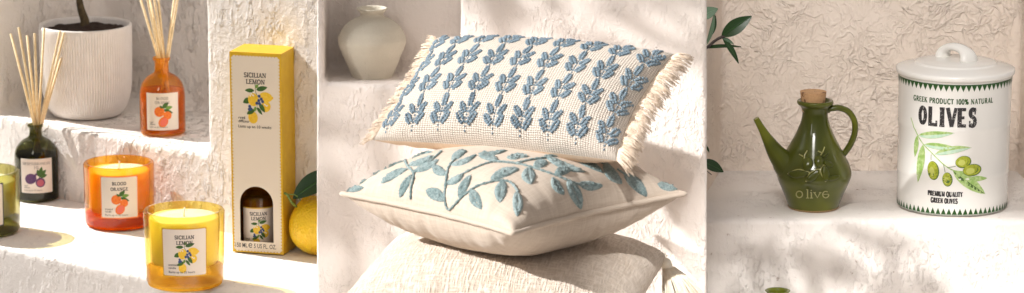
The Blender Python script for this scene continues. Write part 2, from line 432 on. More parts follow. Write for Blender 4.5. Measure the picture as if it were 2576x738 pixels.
# ------------------------------------------------------------------ lettering and printed artwork
def arc(cx, cy, rx, ry, a0, a1, n=10):
    return [(cx+rx*cos(radians(a0+(a1-a0)*i/n)), cy+ry*sin(radians(a0+(a1-a0)*i/n))) for i in range(n+1)]
G = {  # roman capitals: width, thick strokes, thin strokes, serifs (x, y)
 'I': (.30, [[(.15, 0), (.15, 1)]], [], [(.15, 0), (.15, 1)]),
 'L': (.58, [[(.15, 0), (.15, 1)]], [[(.15, .03), (.56, .03)], [(.55, 0), (.55, .2)]], [(.15, 0), (.15, 1)]),
 'E': (.62, [[(.15, 0), (.15, 1)]], [[(.15, .03), (.58, .03)], [(.15, .53), (.45, .53)], [(.15, .97), (.55, .97)], [(.57, 0), (.57, .2)], [(.54, 1), (.54, .8)], [(.45, .62), (.45, .44)]], [(.15, 0), (.15, 1)]),
 'F': (.58, [[(.15, 0), (.15, 1)]], [[(.15, .53), (.45, .53)], [(.15, .97), (.55, .97)], [(.54, 1), (.54, .8)]], [(.15, 0), (.15, 1)]),
 'T': (.64, [[(.32, 0), (.32, 1)]], [[(.04, .97), (.60, .97)], [(.05, 1), (.05, .8)], [(.59, 1), (.59, .8)]], [(.32, 0)]),
 'A': (.76, [[(.38, 1), (.66, 0)]], [[(.38, 1), (.10, 0)], [(.20, .34), (.56, .34)]], [(.10, 0), (.66, 0)]),
 'V': (.74, [[(.10, 1), (.38, 0)]], [[(.66, 1), (.38, 0)]], [(.10, 1), (.66, 1)]),
 'N': (.80, [[(.14, 1), (.66, 0)]], [[(.14, 0), (.14, 1)], [(.66, 0), (.66, 1)]], [(.14, 0), (.14, 1), (.66, 1)]),
 'M': (.94, [[(.16, 1), (.47, .05)], [(.80, 0), (.78, 1)]], [[(.13, 0), (.16, 1)], [(.47, .05), (.78, 1)]], [(.13, 0), (.80, 0), (.13, 1), (.81, 1)]),
 'K': (.72, [[(.15, 0), (.15, 1)], [(.32, .55), (.64, 0)]], [[(.15, .40), (.58, 1)]], [(.15, 0), (.15, 1), (.64, 0), (.58, 1)]),
 'Y': (.72, [[(.10, 1), (.36, .45)], [(.36, .45), (.36, 0)]], [[(.62, 1), (.36, .45)]], [(.10, 1), (.62, 1), (.36, 0)]),
 'O': (.78, [arc(.39, .5, .31, .48, 0, 360, 22)], [], []),
 'Q': (.78, [arc(.39, .5, .31, .48, 0, 360, 22), [(.40, .2), (.66, -.12)]], [], []),
 'C': (.70, [arc(.40, .5, .31, .48, 45, 315, 18)], [[(.62, .98), (.62, .72)], [(.62, .02), (.62, .25)]], []),
 'G': (.78, [arc(.40, .5, .31, .48, 45, 320, 18), [(.64, .06), (.64, .42)]], [[(.62, .98), (.62, .72)], [(.46, .43), (.76, .43)]], []),
 'D': (.78, [[(.15, 0), (.15, 1)], arc(.30, .5, .38, .47, -90, 90, 14)], [[(.15, .03), (.32, .03)], [(.15, .97), (.32, .97)]], [(.15, 0), (.15, 1)]),
 'P': (.64, [[(.15, 0), (.15, 1)], arc(.32, .73, .24, .24, -90, 90, 10)], [[(.15, .97), (.34, .97)], [(.15, .49), (.34, .49)]], [(.15, 0), (.15, 1)]),
 'B': (.68, [[(.15, 0), (.15, 1)], arc(.32, .75, .20, .22, -90, 90, 10), arc(.34, .27, .25, .24, -90, 90, 10)], [[(.15, .97), (.33, .97)], [(.15, .52), (.34, .52)], [(.15, .03), (.34, .03)]], [(.15, 0), (.15, 1)]),
 'R': (.74, [[(.15, 0), (.15, 1)], arc(.32, .74, .22, .23, -90, 90, 10), [(.36, .5), (.66, 0)]], [[(.15, .97), (.34, .97)], [(.15, .51), (.36, .51)]], [(.15, 0), (.15, 1), (.66, 0)]),
 'U': (.78, [[(.15, 1), (.15, .35)]+arc(.38, .33, .23, .31, 180, 360, 12)[1:]], [[(.61, .33), (.61, 1)]], [(.15, 1), (.61, 1)]),
 'S': (.58, [arc(.30, .74, .20, .23, 40, 270, 12)+arc(.30, .27, .22, .24, 90, -140, 12)[1:]], [[(.47, .98), (.47, .76)], [(.09, .02), (.09, .26)]], []),
 '1': (.46, [[(.24, 0), (.24, 1)]], [[(.24, 1), (.08, .82)]], [(.24, 0)]),
 '0': (.60, [arc(.30, .5, .22, .48, 0, 360, 20)], [], []),
 '%': (.86, [arc(.20, .76, .13, .21, 0, 360, 12), arc(.66, .24, .13, .21, 0, 360, 12), [(.62, 1), (.24, 0)]], [], []),
 ' ': (.34, [], [], []),
}
class Art:
    """flat printed artwork: thin facets in (x, y) metres, later laid on a surface by a map function"""
    def __init__(s): s.items = []; s.k = 0
    def facet(s, verts, faces, m, layer): s.items.append((verts, faces, m, layer))
    def ribbon(s, pts, w, m, layer):
        pts = [Vector((p[0], p[1])) for p in pts]; N = len(pts); vs = []; closed = (pts[0]-pts[-1]).length < 1e-7 and N > 3
        for k in range(N):
            if closed: t_ = pts[(k+1) % (N-1)]-pts[(k-1) % (N-1)]
            else: t_ = pts[min(k+1, N-1)]-pts[max(k-1, 0)]
            t_.normalize(); n_ = Vector((-t_.y, t_.x))*(w/2); ww = 1
            vs += [pts[k]+n_*ww, pts[k]-n_*ww]
        s.facet(vs, [[2*k, 2*k+1, 2*k+3, 2*k+2] for k in range(N-1)], m, layer)
    def caps(s, text, cx, cy, h, m, layer, width=None, thick=.13, thin=.055, serif=.09, track=.06):
        w0 = sum(G[c][0]+track for c in text)*h; fx = (width/w0) if width else 1
        x = cx-w0*fx/2
        for c in text:
            w, T, t_, se = G[c]
            mp = lambda p: (x+(p[0]+track/2)*h*fx, cy-h/2+p[1]*h)
            q = 0
            for st in T: s.ribbon([mp(p) for p in st], thick*h, m, layer+.12*q); q += 1
            for st in t_: s.ribbon([mp(p) for p in st], thin*h, m, layer+.12*q); q += 1
            for p in se:
                yy = p[1]+(.5*thin if p[1] < .5 else -.5*thin)
                s.ribbon([mp((p[0]-serif-thick*.4, yy)), mp((p[0]+serif+thick*.4, yy))], thin*h, m, layer+.12*q); q += 1
            x += (w+track)*h*fx
    def sans(s, text, x, y, h, m, layer, align='LEFT', bold=0, width=None):
        cu = bpy.data.curves.new('tmp', 'FONT'); cu.body = text; cu.size = 1; cu.align_x = align; cu.offset = bold; cu.resolution_u = 3
        o = bpy.data.objects.new('tmp', cu); COL.objects.link(o)
        dg = bpy.context.evaluated_depsgraph_get(); me = bpy.data.meshes.new_from_object(o.evaluated_get(dg))
        k = h/.70; kx = width/max(p.co.x for p in me.vertices) if width else k
        s.facet([(x+p.co.x*kx, y+p.co.y*k) for p in me.vertices], [list(p.vertices) for p in me.polygons], m, layer)
        bpy.data.objects.remove(o); bpy.data.meshes.remove(me); bpy.data.curves.remove(cu)
    def ellipse(s, cx, cy, rx, ry, rot, m, layer, n=18):
        c, d = cos(radians(rot)), sin(radians(rot)); vs = [(cx, cy)]
        for rr in (.55, 1):
            for i in range(n):
                a = 2*pi*i/n; ex, ey = rr*rx*cos(a), rr*ry*sin(a); vs.append((cx+ex*c-ey*d, cy+ex*d+ey*c))
        fs = [[0, 1+i, 1+(i+1) % n] for i in range(n)]+[[1+i, 1+n+i, 1+n+(i+1) % n, 1+(i+1) % n] for i in range(n)]
        s.facet(vs, fs, m, layer)
    def leaf(s, p0, p1, w, m, layer, bend=0.0, n=10, half=0):
        p0, p1 = Vector(p0), Vector(p1); d = p1-p0; nn = Vector((-d.y, d.x)).normalized(); vs = []
        for i in range(n+1):
            t_ = i/n; c = p0+d*t_+nn*(bend*d.length*4*t_*(1-t_)); hw = .5*w*sin(pi*t_**.85)**.8 if 0 < t_ < 1 else 0
            a, b = (hw, -hw) if half == 0 else ((hw, 0) if half > 0 else (0, -hw))
            vs += [c+nn*a, c+nn*(a+b)/2, c+nn*b]
        fs = []
        for i in range(n):
            for q in (0, 1): fs.append([3*i+q, 3*i+q+1, 3*i+q+4, 3*i+q+3])
        s.facet(vs, fs, m, layer)
    def sheet(s, x0, y0, x1, y1, m, layer, nx=12, ny=4):
        vs = [(x0+(x1-x0)*i/nx, y0+(y1-y0)*j/ny) for j in range(ny+1) for i in range(nx+1)]
        fs = [[j*(nx+1)+i, j*(nx+1)+i+1, (j+1)*(nx+1)+i+1, (j+1)*(nx+1)+i] for j in range(ny) for i in range(nx)]
        s.facet(vs, fs, m, layer)
    def scallop(s, x0, y0, x1, y1, r, m, layer):
        nx = max(4, round((x1-x0)/(2*r))); ny = max(4, round((y1-y0)/(2*r)))
        for i in range(nx):
            for y in (y0, y1): s.ellipse(x0+(x1-x0)*(i+.5)/nx, y, (x1-x0)/nx/2*1.02, r, 0, m, layer, 8)
        for j in range(ny):
            for x in (x0, x1): s.ellipse(x, y0+(y1-y0)*(j+.5)/ny, r, (y1-y0)/ny/2*1.02, 0, m, layer, 8)
    def lay(s, mb, fn, step=.00005, base=.0):
        for vs, fs, m, layer in s.items:
            pts = [fn(p[0], p[1], base+layer*step) for p in vs]
            out = []
            for f in fs:
                a = sum(vs[f[i]][0]*vs[f[(i+1) % len(f)]][1]-vs[f[(i+1) % len(f)]][0]*vs[f[i]][1] for i in range(len(f)))
                out.append(f if a > 0 else f[::-1])
            mb.add(pts, out, m)

def lemon_art(a, cx, cy, k, L):
    """lemon sprig, about 1 unit tall, scaled by k metres"""
    P = lambda x, y: (cx+x*k, cy+y*k)
    a.ribbon([P(-.02, .62), P(.0, .3), P(.12, .0), P(.05, -.3)], .02*k, 'leaf_ink', L)
    a.leaf(P(.03, .38), P(.50, .50), .20*k, 'leaf_ink', L+.4); a.leaf(P(-.05, .34), P(-.45, .34), .17*k, 'leaf_ink', L+.5)
    a.leaf(P(.0, .45), P(.12, .60), .12*k, 'lightleaf_ink', L+.6)
    a.leaf(P(-.2, .0), P(-.53, -.16), .24*k, 'leaf_ink', L+.7)
    a.ellipse(*P(.42, .10), .28*k, .20*k, -8, 'lemon_ink', L+1); a.ellipse(*P(.65, .08), .09*k, .07*k, 0, 'lemon_ink', L+1.1)
    a.ellipse(*P(.42, -.28), .20*k, .22*k, -15, 'lemon_ink', L+1.2); a.ellipse(*P(-.10, -.02), .22*k, .27*k, 5, 'lemon_ink', L+1.4)
    a.leaf(P(.15, -.15), P(.38, -.52), .18*k, 'leaf_ink', L+2); a.leaf(P(.05, -.32), P(.27, -.62), .13*k, 'leaf_ink', L+2.1)
    a.ellipse(*P(-.12, -.74), .20*k, .25*k, 8, 'lemon_ink', L+2.3)
    a.leaf(P(-.05, -.42), P(-.38, -.62), .19*k, 'leaf_ink', L+2.6); a.leaf(P(.0, -.3), P(-.05, -.5), .12*k, 'lightleaf_ink', L+2.7)
    for x, y in ((.15, .13), (.24, .02), (.13, -.05), (.05, -.16), (.16, -.17), (.29, -.08), (-.25, -.30), (-.20, -.40), (-.27, -.42)):
        a.ellipse(*P(x, y), .065*k, .065*k, 0, 'berry_ink', L+3+.1*(x+.5), 10)
    for x, y in ((-.18, .22), (-.08, .27), (-.10, .15), (-.22, .14), (.38, -.2), (.46, -.24)):
        a.ellipse(*P(x, y), .05*k, .03*k, 40*x*10, 'white_ink', L+3.6+.1*(x+.5), 8)
def orange_art(a, cx, cy, k, L):
    P = lambda x, y: (cx+x*k, cy+y*k)
    a.leaf(P(-.05, .3), P(.25, .62), .24*k, 'leaf_ink', L); a.leaf(P(.1, .3), P(.48, .36), .2*k, 'lightleaf_ink', L+.2); a.leaf(P(.0, .25), P(.5, .02), .18*k, 'leaf_ink', L+.4)
    a.ellipse(*P(-.22, .12), .27*k, .27*k, 0, 'orangefruit_ink', L+1); a.ellipse(*P(.2, -.08), .22*k, .22*k, 0, 'orangefruit_ink', L+1.3)
    a.ellipse(*P(-.02, -.42), .24*k, .30*k, -35, 'orangefruit_ink', L+1.8); a.ellipse(*P(.0, -.42), .17*k, .24*k, -35, 'flesh_ink', L+2.2)
    a.leaf(P(-.05, .3), P(-.2, .45), .12*k, 'leaf_ink', L+2.5)
def fig_art(a, cx, cy, k, L):
    P = lambda x, y: (cx+x*k, cy+y*k)
    a.ribbon([P(.1, -.1), P(.2, .3), P(.3, .6)], .05*k, 'leaf_ink', L)
    for q, (x, y) in enumerate(((.30, .70), (.55, .50), (.05, .55), (.60, .20))): a.leaf(P(.15, .12), P(x, y), .24*k, 'leaf_ink', L+.3+.2*q)
    a.ellipse(*P(-.35, .0), .34*k, .30*k, 20, 'fig_ink', L+1.5); a.ellipse(*P(-.05, .24), .10*k, .07*k, 45, 'fig_ink', L+1.7)
    a.ellipse(*P(.2, -.22), .28*k, .28*k, 0, 'fig_ink', L+2); a.ellipse(*P(.2, -.24), .20*k, .20*k, 0, 'figflesh_ink', L+2.4)

def cyl_map(P, R, zc, turn=0.0, Rf=None):
    """label laid on a cylinder of radius R about P, facing the lens side, turned by an angle"""
    f = Vector((CAM.x-P.x, CAM.y-P.y, 0)).normalized(); f = Matrix.Rotation(turn, 3, 'Z') @ f
    tg = Vector((-f.y, f.x, 0))
    def fn(x, y, h):
        th = x/R; return Vector((P.x, P.y, P.z+zc+y))+(f*cos(th)+tg*sin(th))*((Rf(zc+y) if Rf else R)+h)
    return fn

# ------------------------------------------------------------------ the left corner: stucco ledges and niche
z1 = at_y(797, 738, .04).z
A_ = at_z(560, 584, z1); B_ = at_z(150, 500, z1)
TD = Vector((A_.x-B_.x, A_.y-B_.y)).normalized(); ND = Vector((TD.y, -TD.x))
def W(t_, n_): q = Vector((A_.x, A_.y))+TD*t_+ND*n_; return (q.x, q.y)
def wt(P): d = Vector((P.x-A_.x, P.y-A_.y)); return d.dot(TD), d.dot(ND)
def on_wall(u, v):           # pixel ray meets the wall's face
    d = ray(u, v); k = ((A_.x-CAM.x)*ND.x+(A_.y-CAM.y)*ND.y)/(d.x*ND.x+d.y*ND.y); return CAM+d*k
PE = on_wall(523, 388); z2 = PE.z; tP = wt(PE)[0]
CN = at_z(258, 233, z2); tc, nc = wt(CN)
ztop = on_wall(700, -360).z
XL = at_y(797, 369, 0).x; TURN = .25        # the pier stands turned a little, its right edge nearer
def pier_y(x): return -(x-XL)*TURN
def pier_x(u):
    x = at_y(u, 369, 0).x
    for _ in range(8): x = at_y(u, 369, pier_y(x)).x
    return x
XR = pier_x(1779)
tR = wt(at_z(797, 640, z1))[0]+.12
zniche = z2+.34
wall = plaster('plaster_wall', [
    ([W(tP, -.34), W(tR, -.34), W(tR, 0), W(tP, 0)], z1-.06, ztop),
    ([W(-1.25, -.45), W(tP+.02, -.45), W(tP+.02, 0), W(-1.25, 0)], z1-.06, z2),
    ([W(tc-.02, nc-.09), W(tP+.03, nc-.09), W(tP+.03, nc), W(tc-.02, nc)], z2-.02, ztop),
    ([W(-1.25, nc-.09), W(tc, nc-.09), W(tc, 0), W(-1.25, 0)], z2-.02, ztop),
    ], 'plaster_fine', .005, .0022, .0012, 2)
tag(wall, 'rough white stucco wall with a deep niche behind the tall yellow box', 'wall')
F0 = at_z(-330, 554, z1); F1 = at_z(330, 690, z1); fd = (F1-F0); F2 = F0+fd*((.006-F0.y)/fd.y)
ledge = plaster('plaster_ledge', [([(F0.x-.25, F0.y+.2), (F0.x, F0.y), (F2.x, F2.y), (XL+.03, .006), (XL+.03, .5), W(-.2, -.3), W(-1.2, -.3)], z1-.3, z1)], 'plaster_floor', .005, .0012, .0006, 2)
tag(ledge, 'white stucco ledge carrying the candles and the tall yellow box', 'ledge')

# candles in coloured glass
def candle(u, vb, r, rb, h, slab, waxh, wall_, cols, label, lab, u_lab=None, wick=True, turn=0.0):
    P = at_z(u, vb, z1+.0012); k = scl(P); kz = k/CP
    th = thing('scented_candle', label, 'candle', P)
    g = MB(); r0, r1 = rb*k, r*k; H = h*kz; w = wall_*k; sl = slab*kz
    rr = lambda z: r0+(r1-r0)*z/H
    prof = [(r0*.93, sl*.12), (r0, sl*.28), (r0, sl*.95), (rr(sl)*1.004, sl*1.05)]+[(rr(H*q), H*q) for q in (.4, .6, .8, .95)]
    prof += [(r1, H*.975), (r1-w*.25, H), (r1-w*.75, H), (r1-w, H*.975), (r1-w, H*.8), (rr(sl)-w, sl*1.12), (rr(sl)-w*1.6, sl*1.02)]
    g.lathe(prof, 72, cols['glass'], P, cap0=False, cap1=False); g.build('glass', th)
    b = MB(); b.lathe([(r0*.86, 0), (r0*.955, sl*.08), (r0*.985, sl*.3), (r0*.985, sl*.9), (r0*.9, sl*1.0)], 72, cols['base'], P); b.build('glass_base', th)
    x = MB(); rw = r0-w-.0004
    wz = waxh*kz
    x.lathe([(rw*.96, sl*1.1), (rw, sl*1.2), (rw+(r1-r0)*.8, wz*.985), (rw+(r1-r0)*.8-.002, wz), (rw*.5, wz-.0006), (.004, wz-.0008)], 64, cols['wax'], P); wx = x.build('wax', th)
    if wick:
        c = MB(); q = P+Vector((0, 0, wz-.001)); c.tube([q, q+Vector((.0002, 0, .005)), q+Vector((.0012, .0005, .0115))], [.0011, .0011, .0008], 8, 'wick'); c.build('wick', wx)
    if lab:
        a = Art(); lw, lh, zc = lab['w']*k, lab['h']*kz, lab['z']*kz; R = rr(zc)+.0003
        lw = 2*R*asin(min(.98, lw/2/R))
        X, Y = lw/2, lh/2; b_ = 4.5*k
        a.sheet(-X, -Y, X, Y, lab['edge'], 0, 16); a.sheet(-X+b_, -Y+b_, X-b_, Y-b_, 'paper', 1.5, 16)
        a.scallop(-X+b_, -Y+b_, X-b_, Y-b_, 2.4*k, 'paper', 1.0)
        lab['art'](a, k, lw, lh)
        m = MB(); a.lay(m, cyl_map(P, R, zc, turn, lambda z: rr(z)+.00035)); m.build('label', th)
    return th, P, k
def art_lemon_candle(a, k, w, h):
    a.caps('SICILIAN', 0, h*.318, 9.3*k, 'ink', 4, 49*k, thick=.2, thin=.13); a.caps('LEMON', 0, h*.205, 9.3*k, 'ink', 4, 41*k, thick=.2, thin=.13)
    lemon_art(a, 0, -.02*h, 50*k, 3)
    a.sans('scented', -.36*w, -.275*h, 5.4*k, 'ink', 8, bold=.008); a.sans('candle', -.36*w, -.338*h, 5.4*k, 'ink', 8, bold=.008)
    a.sans('Burns up to 35 hours', -.36*w, -.425*h, 5.4*k, 'ink', 8, bold=.008)
def art_orange_candle(a, k, w, h):
    a.caps('BLOOD', 0, h*.33, 8*k, 'ink', 4, 36*k, thick=.2, thin=.13); a.caps('ORANGE', 0, h*.20, 8*k, 'ink', 4, 44*k, thick=.2, thin=.13)
    orange_art(a, .02*w, -.10*h, 46*k, 3)
    a.sans('scented', -.38*w, -.29*h, 4.6*k, 'ink', 8); a.sans('candle', -.38*w, -.35*h, 4.6*k, 'ink', 8); a.sans('Burns up to 35 hours', -.38*w, -.43*h, 4.6*k, 'ink', 8)
def art_fig_candle(a, k, w, h):
    a.caps('MEDITERRANEAN', 0, h*.34, 8*k, 'ink', 4, 72*k); a.caps('FIG', 0, h*.23, 8*k, 'ink', 4); fig_art(a, 0, -.05*h, 34*k, 3)
    a.sans('scented candle', -.4*w, -.35*h, 4.6*k, 'ink', 8)
candle(466, 715, 102, 97, 189, 52, 172, 13, dict(glass='glass_yellow', base='base_yellow', wax='wax_yellow'), 'yellow glass candle with a lemon sprig label, in front of the tall box',
       dict(w=110, h=121, z=103, edge='gold', art=art_lemon_candle))
candle(302, 563, 88.5, 87, 156, 34, 137, 11, dict(glass='glass_orange', base='base_orange', wax='wax_orange'), 'orange glass candle with a blood orange label, behind the yellow candle',
       dict(w=93, h=106, z=85, edge='orange_ink', art=art_orange_candle))
candle(-40, 582, 93, 91, 154, 40, 130, 11, dict(glass='glass_olive', base='base_olive', wax='wax_olive'), 'olive green glass candle cut off by the left edge of the photo',
       dict(w=100, h=108, z=84, edge='ink', art=art_fig_candle))

# reed diffusers
def bottle(name, u, vb, zs, prof, r, mat_glass, mat_oil, fill, label, lab):
    P = at_z(u, vb, zs+.0012); k = scl(P); kz = k/CP*.972
    th = thing(name, label, 'diffuser', P)
    pr = subsurf_profile([(a*k, b*kz) for a, b in prof], 4)
    g = MB(); g.lathe(pr, 56, mat_glass, P, cap1=False)
    inn = [(max(a-1.6*k, .001), b) for a, b in pr if b > 2*kz]; g.lathe(inn[::-1], 56, mat_glass, P, cap0=False, cap1=False); g.build('glass', th)
    oil = [(max(a-2.0*k, .001), b) for a, b in pr if 3*kz < b < fill*kz]; q = MB(); q.lathe(oil, 48, mat_oil, P); q.build('oil', th)
    if lab:
        a = Art(); R = r*k+.0003; lw = 2*R*asin(min(.98, lab['w']*k/2/R)); lh = lab['h']*kz; X, Y = lw/2, lh/2; b_ = 2.6*k
        a.sheet(-X, -Y, X, Y, lab['edge'], 0, 14); a.sheet(-X+b_, -Y+b_, X-b_, Y-b_, 'paper', 1.5, 14); a.scallop(-X+b_, -Y+b_, X-b_, Y-b_, 1.8*k, 'paper', 1.0)
        lab['art'](a, k, lw, lh); m = MB(); a.lay(m, cyl_map(P, R, lab['z']*kz)); m.build('label', th)
    return P, k
def art_fig(a, k, w, h):
    a.caps('MEDITERRANEAN', 0, h*.36, 6.5*k, 'ink', 4, .86*w); a.caps('FIG', 0, h*.25, 6.5*k, 'ink', 4); fig_art(a, 0, -.08*h, 44*k, 3)
    a.sans('reed', -.4*w, -.3*h, 3.8*k, 'ink', 8); a.sans('diffuser', -.4*w, -.355*h, 3.8*k, 'ink', 8); a.sans('Lasts up to 10 weeks', -.4*w, -.43*h, 3.8*k, 'ink', 8)
def art_orange(a, k, w, h):
    a.caps('BLOOD', 0, h*.36, 6.8*k, 'ink', 4, 31*k); a.caps('ORANGE', 0, h*.25, 6.8*k, 'ink', 4, 38*k); orange_art(a, .03*w, -.06*h, 48*k, 3)
    a.sans('reed', -.4*w, -.3*h, 3.8*k, 'ink', 8); a.sans('diffuser', -.4*w, -.355*h, 3.8*k, 'ink', 8); a.sans('Lasts up to 10 weeks', -.4*w, -.43*h, 3.8*k, 'ink', 8)
PB, kB = bottle('reed_diffuser', 94, 498, z1, [(50, 0), (53.5, 3), (54, 20), (54, 80), (54, 112), (49, 132), (36, 148), (20, 158), (16, 166), (16, 182), (19.5, 184), (20, 190), (17, 191)], 54, 'glass_dark', 'oil_dark', 118,
       'dark green glass reed diffuser bottle with a fig label', dict(w=76, h=88, z=68, edge='paper', art=art_fig))
PO, kO = bottle('reed_diffuser', 410, 333, z2, [(53, 0), (56.5, 3), (57, 20), (57, 70), (57, 98), (52, 124), (38, 143), (22, 153), (18, 160), (18, 184), (21.5, 186), (22, 193), (19, 194)], 57, 'glass_amber', 'oil_orange', 112,
       'bright orange glass reed diffuser bottle with a blood orange label', dict(w=78, h=95, z=64, edge='paper', art=art_orange))
ORD = ['leftmost', 'second from left', 'third from left', 'fourth from left', 'fifth from left', 'sixth from left', 'seventh from left', 'rightmost']
def reeds(P, k, vneck, tops, zlow, label, group):
    for i, (nu, tu, tv, dy) in enumerate(tops):
        a = at_y(nu, vneck, P.y+dy*.15*k*4); b = at_y(tu, tv, P.y+dy*k*10)
        lo = a+(a-b)*((a.z-(P.z+zlow))/(b.z-a.z))
        lo.x = P.x+max(-44*k, min(44*k, lo.x-P.x)); lo.y = P.y+max(-30*k, min(30*k, lo.y-P.y))
        m = MB(); m.tube([lo, a, b], 3.1*k, 8, 'reed')
        o = m.build('reed', None); o.location = lo; o.data.transform(Matrix.Translation(-lo))
        tag(o, label % (ORD[i] if i < len(tops)-1 else 'rightmost'), 'reed', group)
reeds(PB, kB, 314, [(86, 27, 85, 3), (89, 47, 70, -3), (92, 68, 90, 2), (95, 87, 85, -4), (97, 111, 71, 4), (100, 151, 79, -2), (103, 161, 82, 2), (105, 172, 85, 5)], .012,
      'thin pale wooden reed in the dark green bottle, %s of its fan', 'reeds in the dark green bottle')
reeds(PO, kO, 148, [(398, 350, -15, 2), (402, 366, -25, -4), (407, 374, -18, 3), (411, 384, -30, -3), (414, 396, -20, 5), (419, 441, -22, 3), (423, 448, -12, -4)], .012,
      'thin pale wooden reed in the orange bottle, %s of its fan', 'reeds in the orange bottle')

# potted tree
P = at_z(220, 287, z2+.0015); k = scl(P); kz = k/CP
th = thing('potted_tree', 'young tree trunk in a ribbed off white pot in the stucco niche', 'potted plant', P)
g = MB(); pr = subsurf_profile([(78, 0), (86, 3), (98, 18), (108, 45), (113, 80), (115, 130), (116, 222)], 5)
pr = [(a*k, b*kz) for a, b in pr]+[(114.5*k, 225*kz), (109*k, 225*kz), (107*k, 220*kz), (105*k, 190*kz)]
g.lathe(pr, 832, 'pot', P, mod=lambda a, r, z: 1-(.0 if z > 221*kz or r < 95*k else .012*(.5+.5*cos(a*104))), cap1=False); g.build('pot', th)
m = MB(); m.grid(lambda i, j: P+Vector((108*k*j*cos(2*pi*i), 108*k*j*sin(2*pi*i), 209*kz+(16*kz*(1-j)**1.2+noise.noise(Vector((j*cos(6.28*i)*7, j*sin(6.28*i)*7, 3)))*7*kz)*(j < .98))), 60, 16, 'soil', closed_u=True); m.build('soil', th)
b0 = P+Vector((-2*k, 0, 211*kz)); m = MB(); m.tube(spline([b0, b0+Vector((1*k, 2*k, 22*kz)), b0+Vector((-8*k, 4*k, 50*kz)), b0+Vector((-12*k, 6*k, 85*kz)), b0+Vector((-6*k, 4*k, 140*kz)), b0+Vector((-14*k, 0, 190*kz))], 5), [(13-9*i/25)*k for i in range(26)], 12, 'bark'); m.build('trunk', th)

# tall diffuser carton: local frame ex (front, left to right), ed (depth), vertical
zb = z1+.0015
C0 = at_z(585.5, 633, zb); C1 = at_z(713.5, 641.5, zb); ex = (C1-C0); BW = ex.length; ex.normalize(); ed = Vector((-ex.y, ex.x, 0))
kb = scl(C0); BD = 113*kb
BH = at_y(588, 130, C0.y).z-zb
th = thing('diffuser_box', 'tall slim yellow carton with cream scalloped front and arched window', 'box', C0+ex*BW/2+ed*BD/2)
def bx(x, d, z): return C0+ex*x+ed*d+Vector((0, 0, z))
wa0, wa1 = (601-580.5)/128*BW, (684-580.5)/128*BW; wc = (wa0+wa1)/2; wr = (wa1-wa0)/2
wz0 = (633+2-606)/508*BH; wz1 = (636-466)/508*BH - wr*.0
m = MB(); wzc = wz1-wr
# front panel with an arched opening: strips
arcp = [(wc-wr*cos(pi*i/20), wzc+wr*sin(pi*i/20)) for i in range(21)]
def q(m, pts, mt): m.add([bx(*p) for p in pts], [list(range(len(pts)))], mt)
q(m, [(0, 0, 0), (BW, 0, 0), (BW, 0, wz0), (0, 0, wz0)], 'carton'); q(m, [(0, 0, wz0), (wa0, 0, wz0), (wa0, 0, wzc), (0, 0, wzc)], 'carton'); q(m, [(wa1, 0, wz0), (BW, 0, wz0), (BW, 0, wzc), (wa1, 0, wzc)], 'carton')
zt_ = wz1+.004
for i in range(20):
    (xa, za), (xb_, zb_) = arcp[i], arcp[i+1]
    q(m, [(xa, 0, za), (xb_, 0, zb_), (xb_, 0, zt_), (xa, 0, zt_)], 'carton')
q(m, [(0, 0, wzc), (wa0, 0, wzc), (wa0, 0, zt_), (0, 0, zt_)], 'carton'); q(m, [(wa1, 0, wzc), (BW, 0, wzc), (BW, 0, zt_), (wa1, 0, zt_)], 'carton')
q(m, [(0, 0, zt_), (BW, 0, zt_), (BW, 0, BH), (0, 0, BH)], 'carton')
q(m, [(BW, 0, 0), (BW, BD, 0), (BW, BD, BH), (BW, 0, BH)], 'carton'); q(m, [(0, BD, 0), (0, 0, 0), (0, 0, BH), (0, BD, BH)], 'carton'); q(m, [(BW, BD, 0), (0, BD, 0), (0, BD, BH), (BW, BD, BH)], 'carton')
q(m, [(0, 0, BH), (BW, 0, BH), (BW, BD, BH), (0, BD, BH)], 'carton'); q(m, [(0, 0, 0), (0, BD, 0), (BW, BD, 0), (BW, 0, 0)], 'carton')
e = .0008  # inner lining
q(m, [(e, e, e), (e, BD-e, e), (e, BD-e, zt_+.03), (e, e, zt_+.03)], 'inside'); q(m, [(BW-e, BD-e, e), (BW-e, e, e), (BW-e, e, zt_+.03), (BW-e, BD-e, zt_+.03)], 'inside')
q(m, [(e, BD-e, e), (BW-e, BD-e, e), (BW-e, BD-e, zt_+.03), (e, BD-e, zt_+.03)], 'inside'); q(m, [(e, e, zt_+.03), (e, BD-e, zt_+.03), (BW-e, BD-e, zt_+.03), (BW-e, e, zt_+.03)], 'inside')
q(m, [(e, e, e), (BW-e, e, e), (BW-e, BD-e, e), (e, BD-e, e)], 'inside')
m.build('carton', th, smooth=False)
# printed front
m = MB(); mg = 8*kb
def front(x, y, h): return bx(x, -h-.0002, y)
def fq(pts, mt, lay): m.add([front(p[0], p[1], lay*.00006) for p in pts], [list(range(len(pts)))], mt)
y0, y1_, x0, x1_ = mg*.9, BH-mg*1.5, mg, BW-mg
fq([(x0, y0), (x1_, y0), (x1_, wz0), (x0, wz0)], 'card', 1); fq([(x0, wz0), (wa0, wz0), (wa0, wzc), (x0, wzc)], 'card', 1); fq([(wa1, wz0), (x1_, wz0), (x1_, wzc), (wa1, wzc)], 'card', 1)
for i in range(20):
    (xa, za), (xb_, zb_) = arcp[i], arcp[i+1]; fq([(xa, za), (xb_, zb_), (xb_, zt_), (xa, zt_)], 'card', 1)
fq([(x0, wzc), (wa0, wzc), (wa0, zt_), (x0, zt_)], 'card', 1); fq([(wa1, wzc), (x1_, wzc), (x1_, zt_), (wa1, zt_)], 'card', 1); fq([(x0, zt_), (x1_, zt_), (x1_, y1_), (x0, y1_)], 'card', 1)
a = Art(); a.scallop(x0, y0, x1_, y1_, 4.2*kb, 'card', 0)
X = BW/2; pxz = lambda v: (636-v)/506*BH
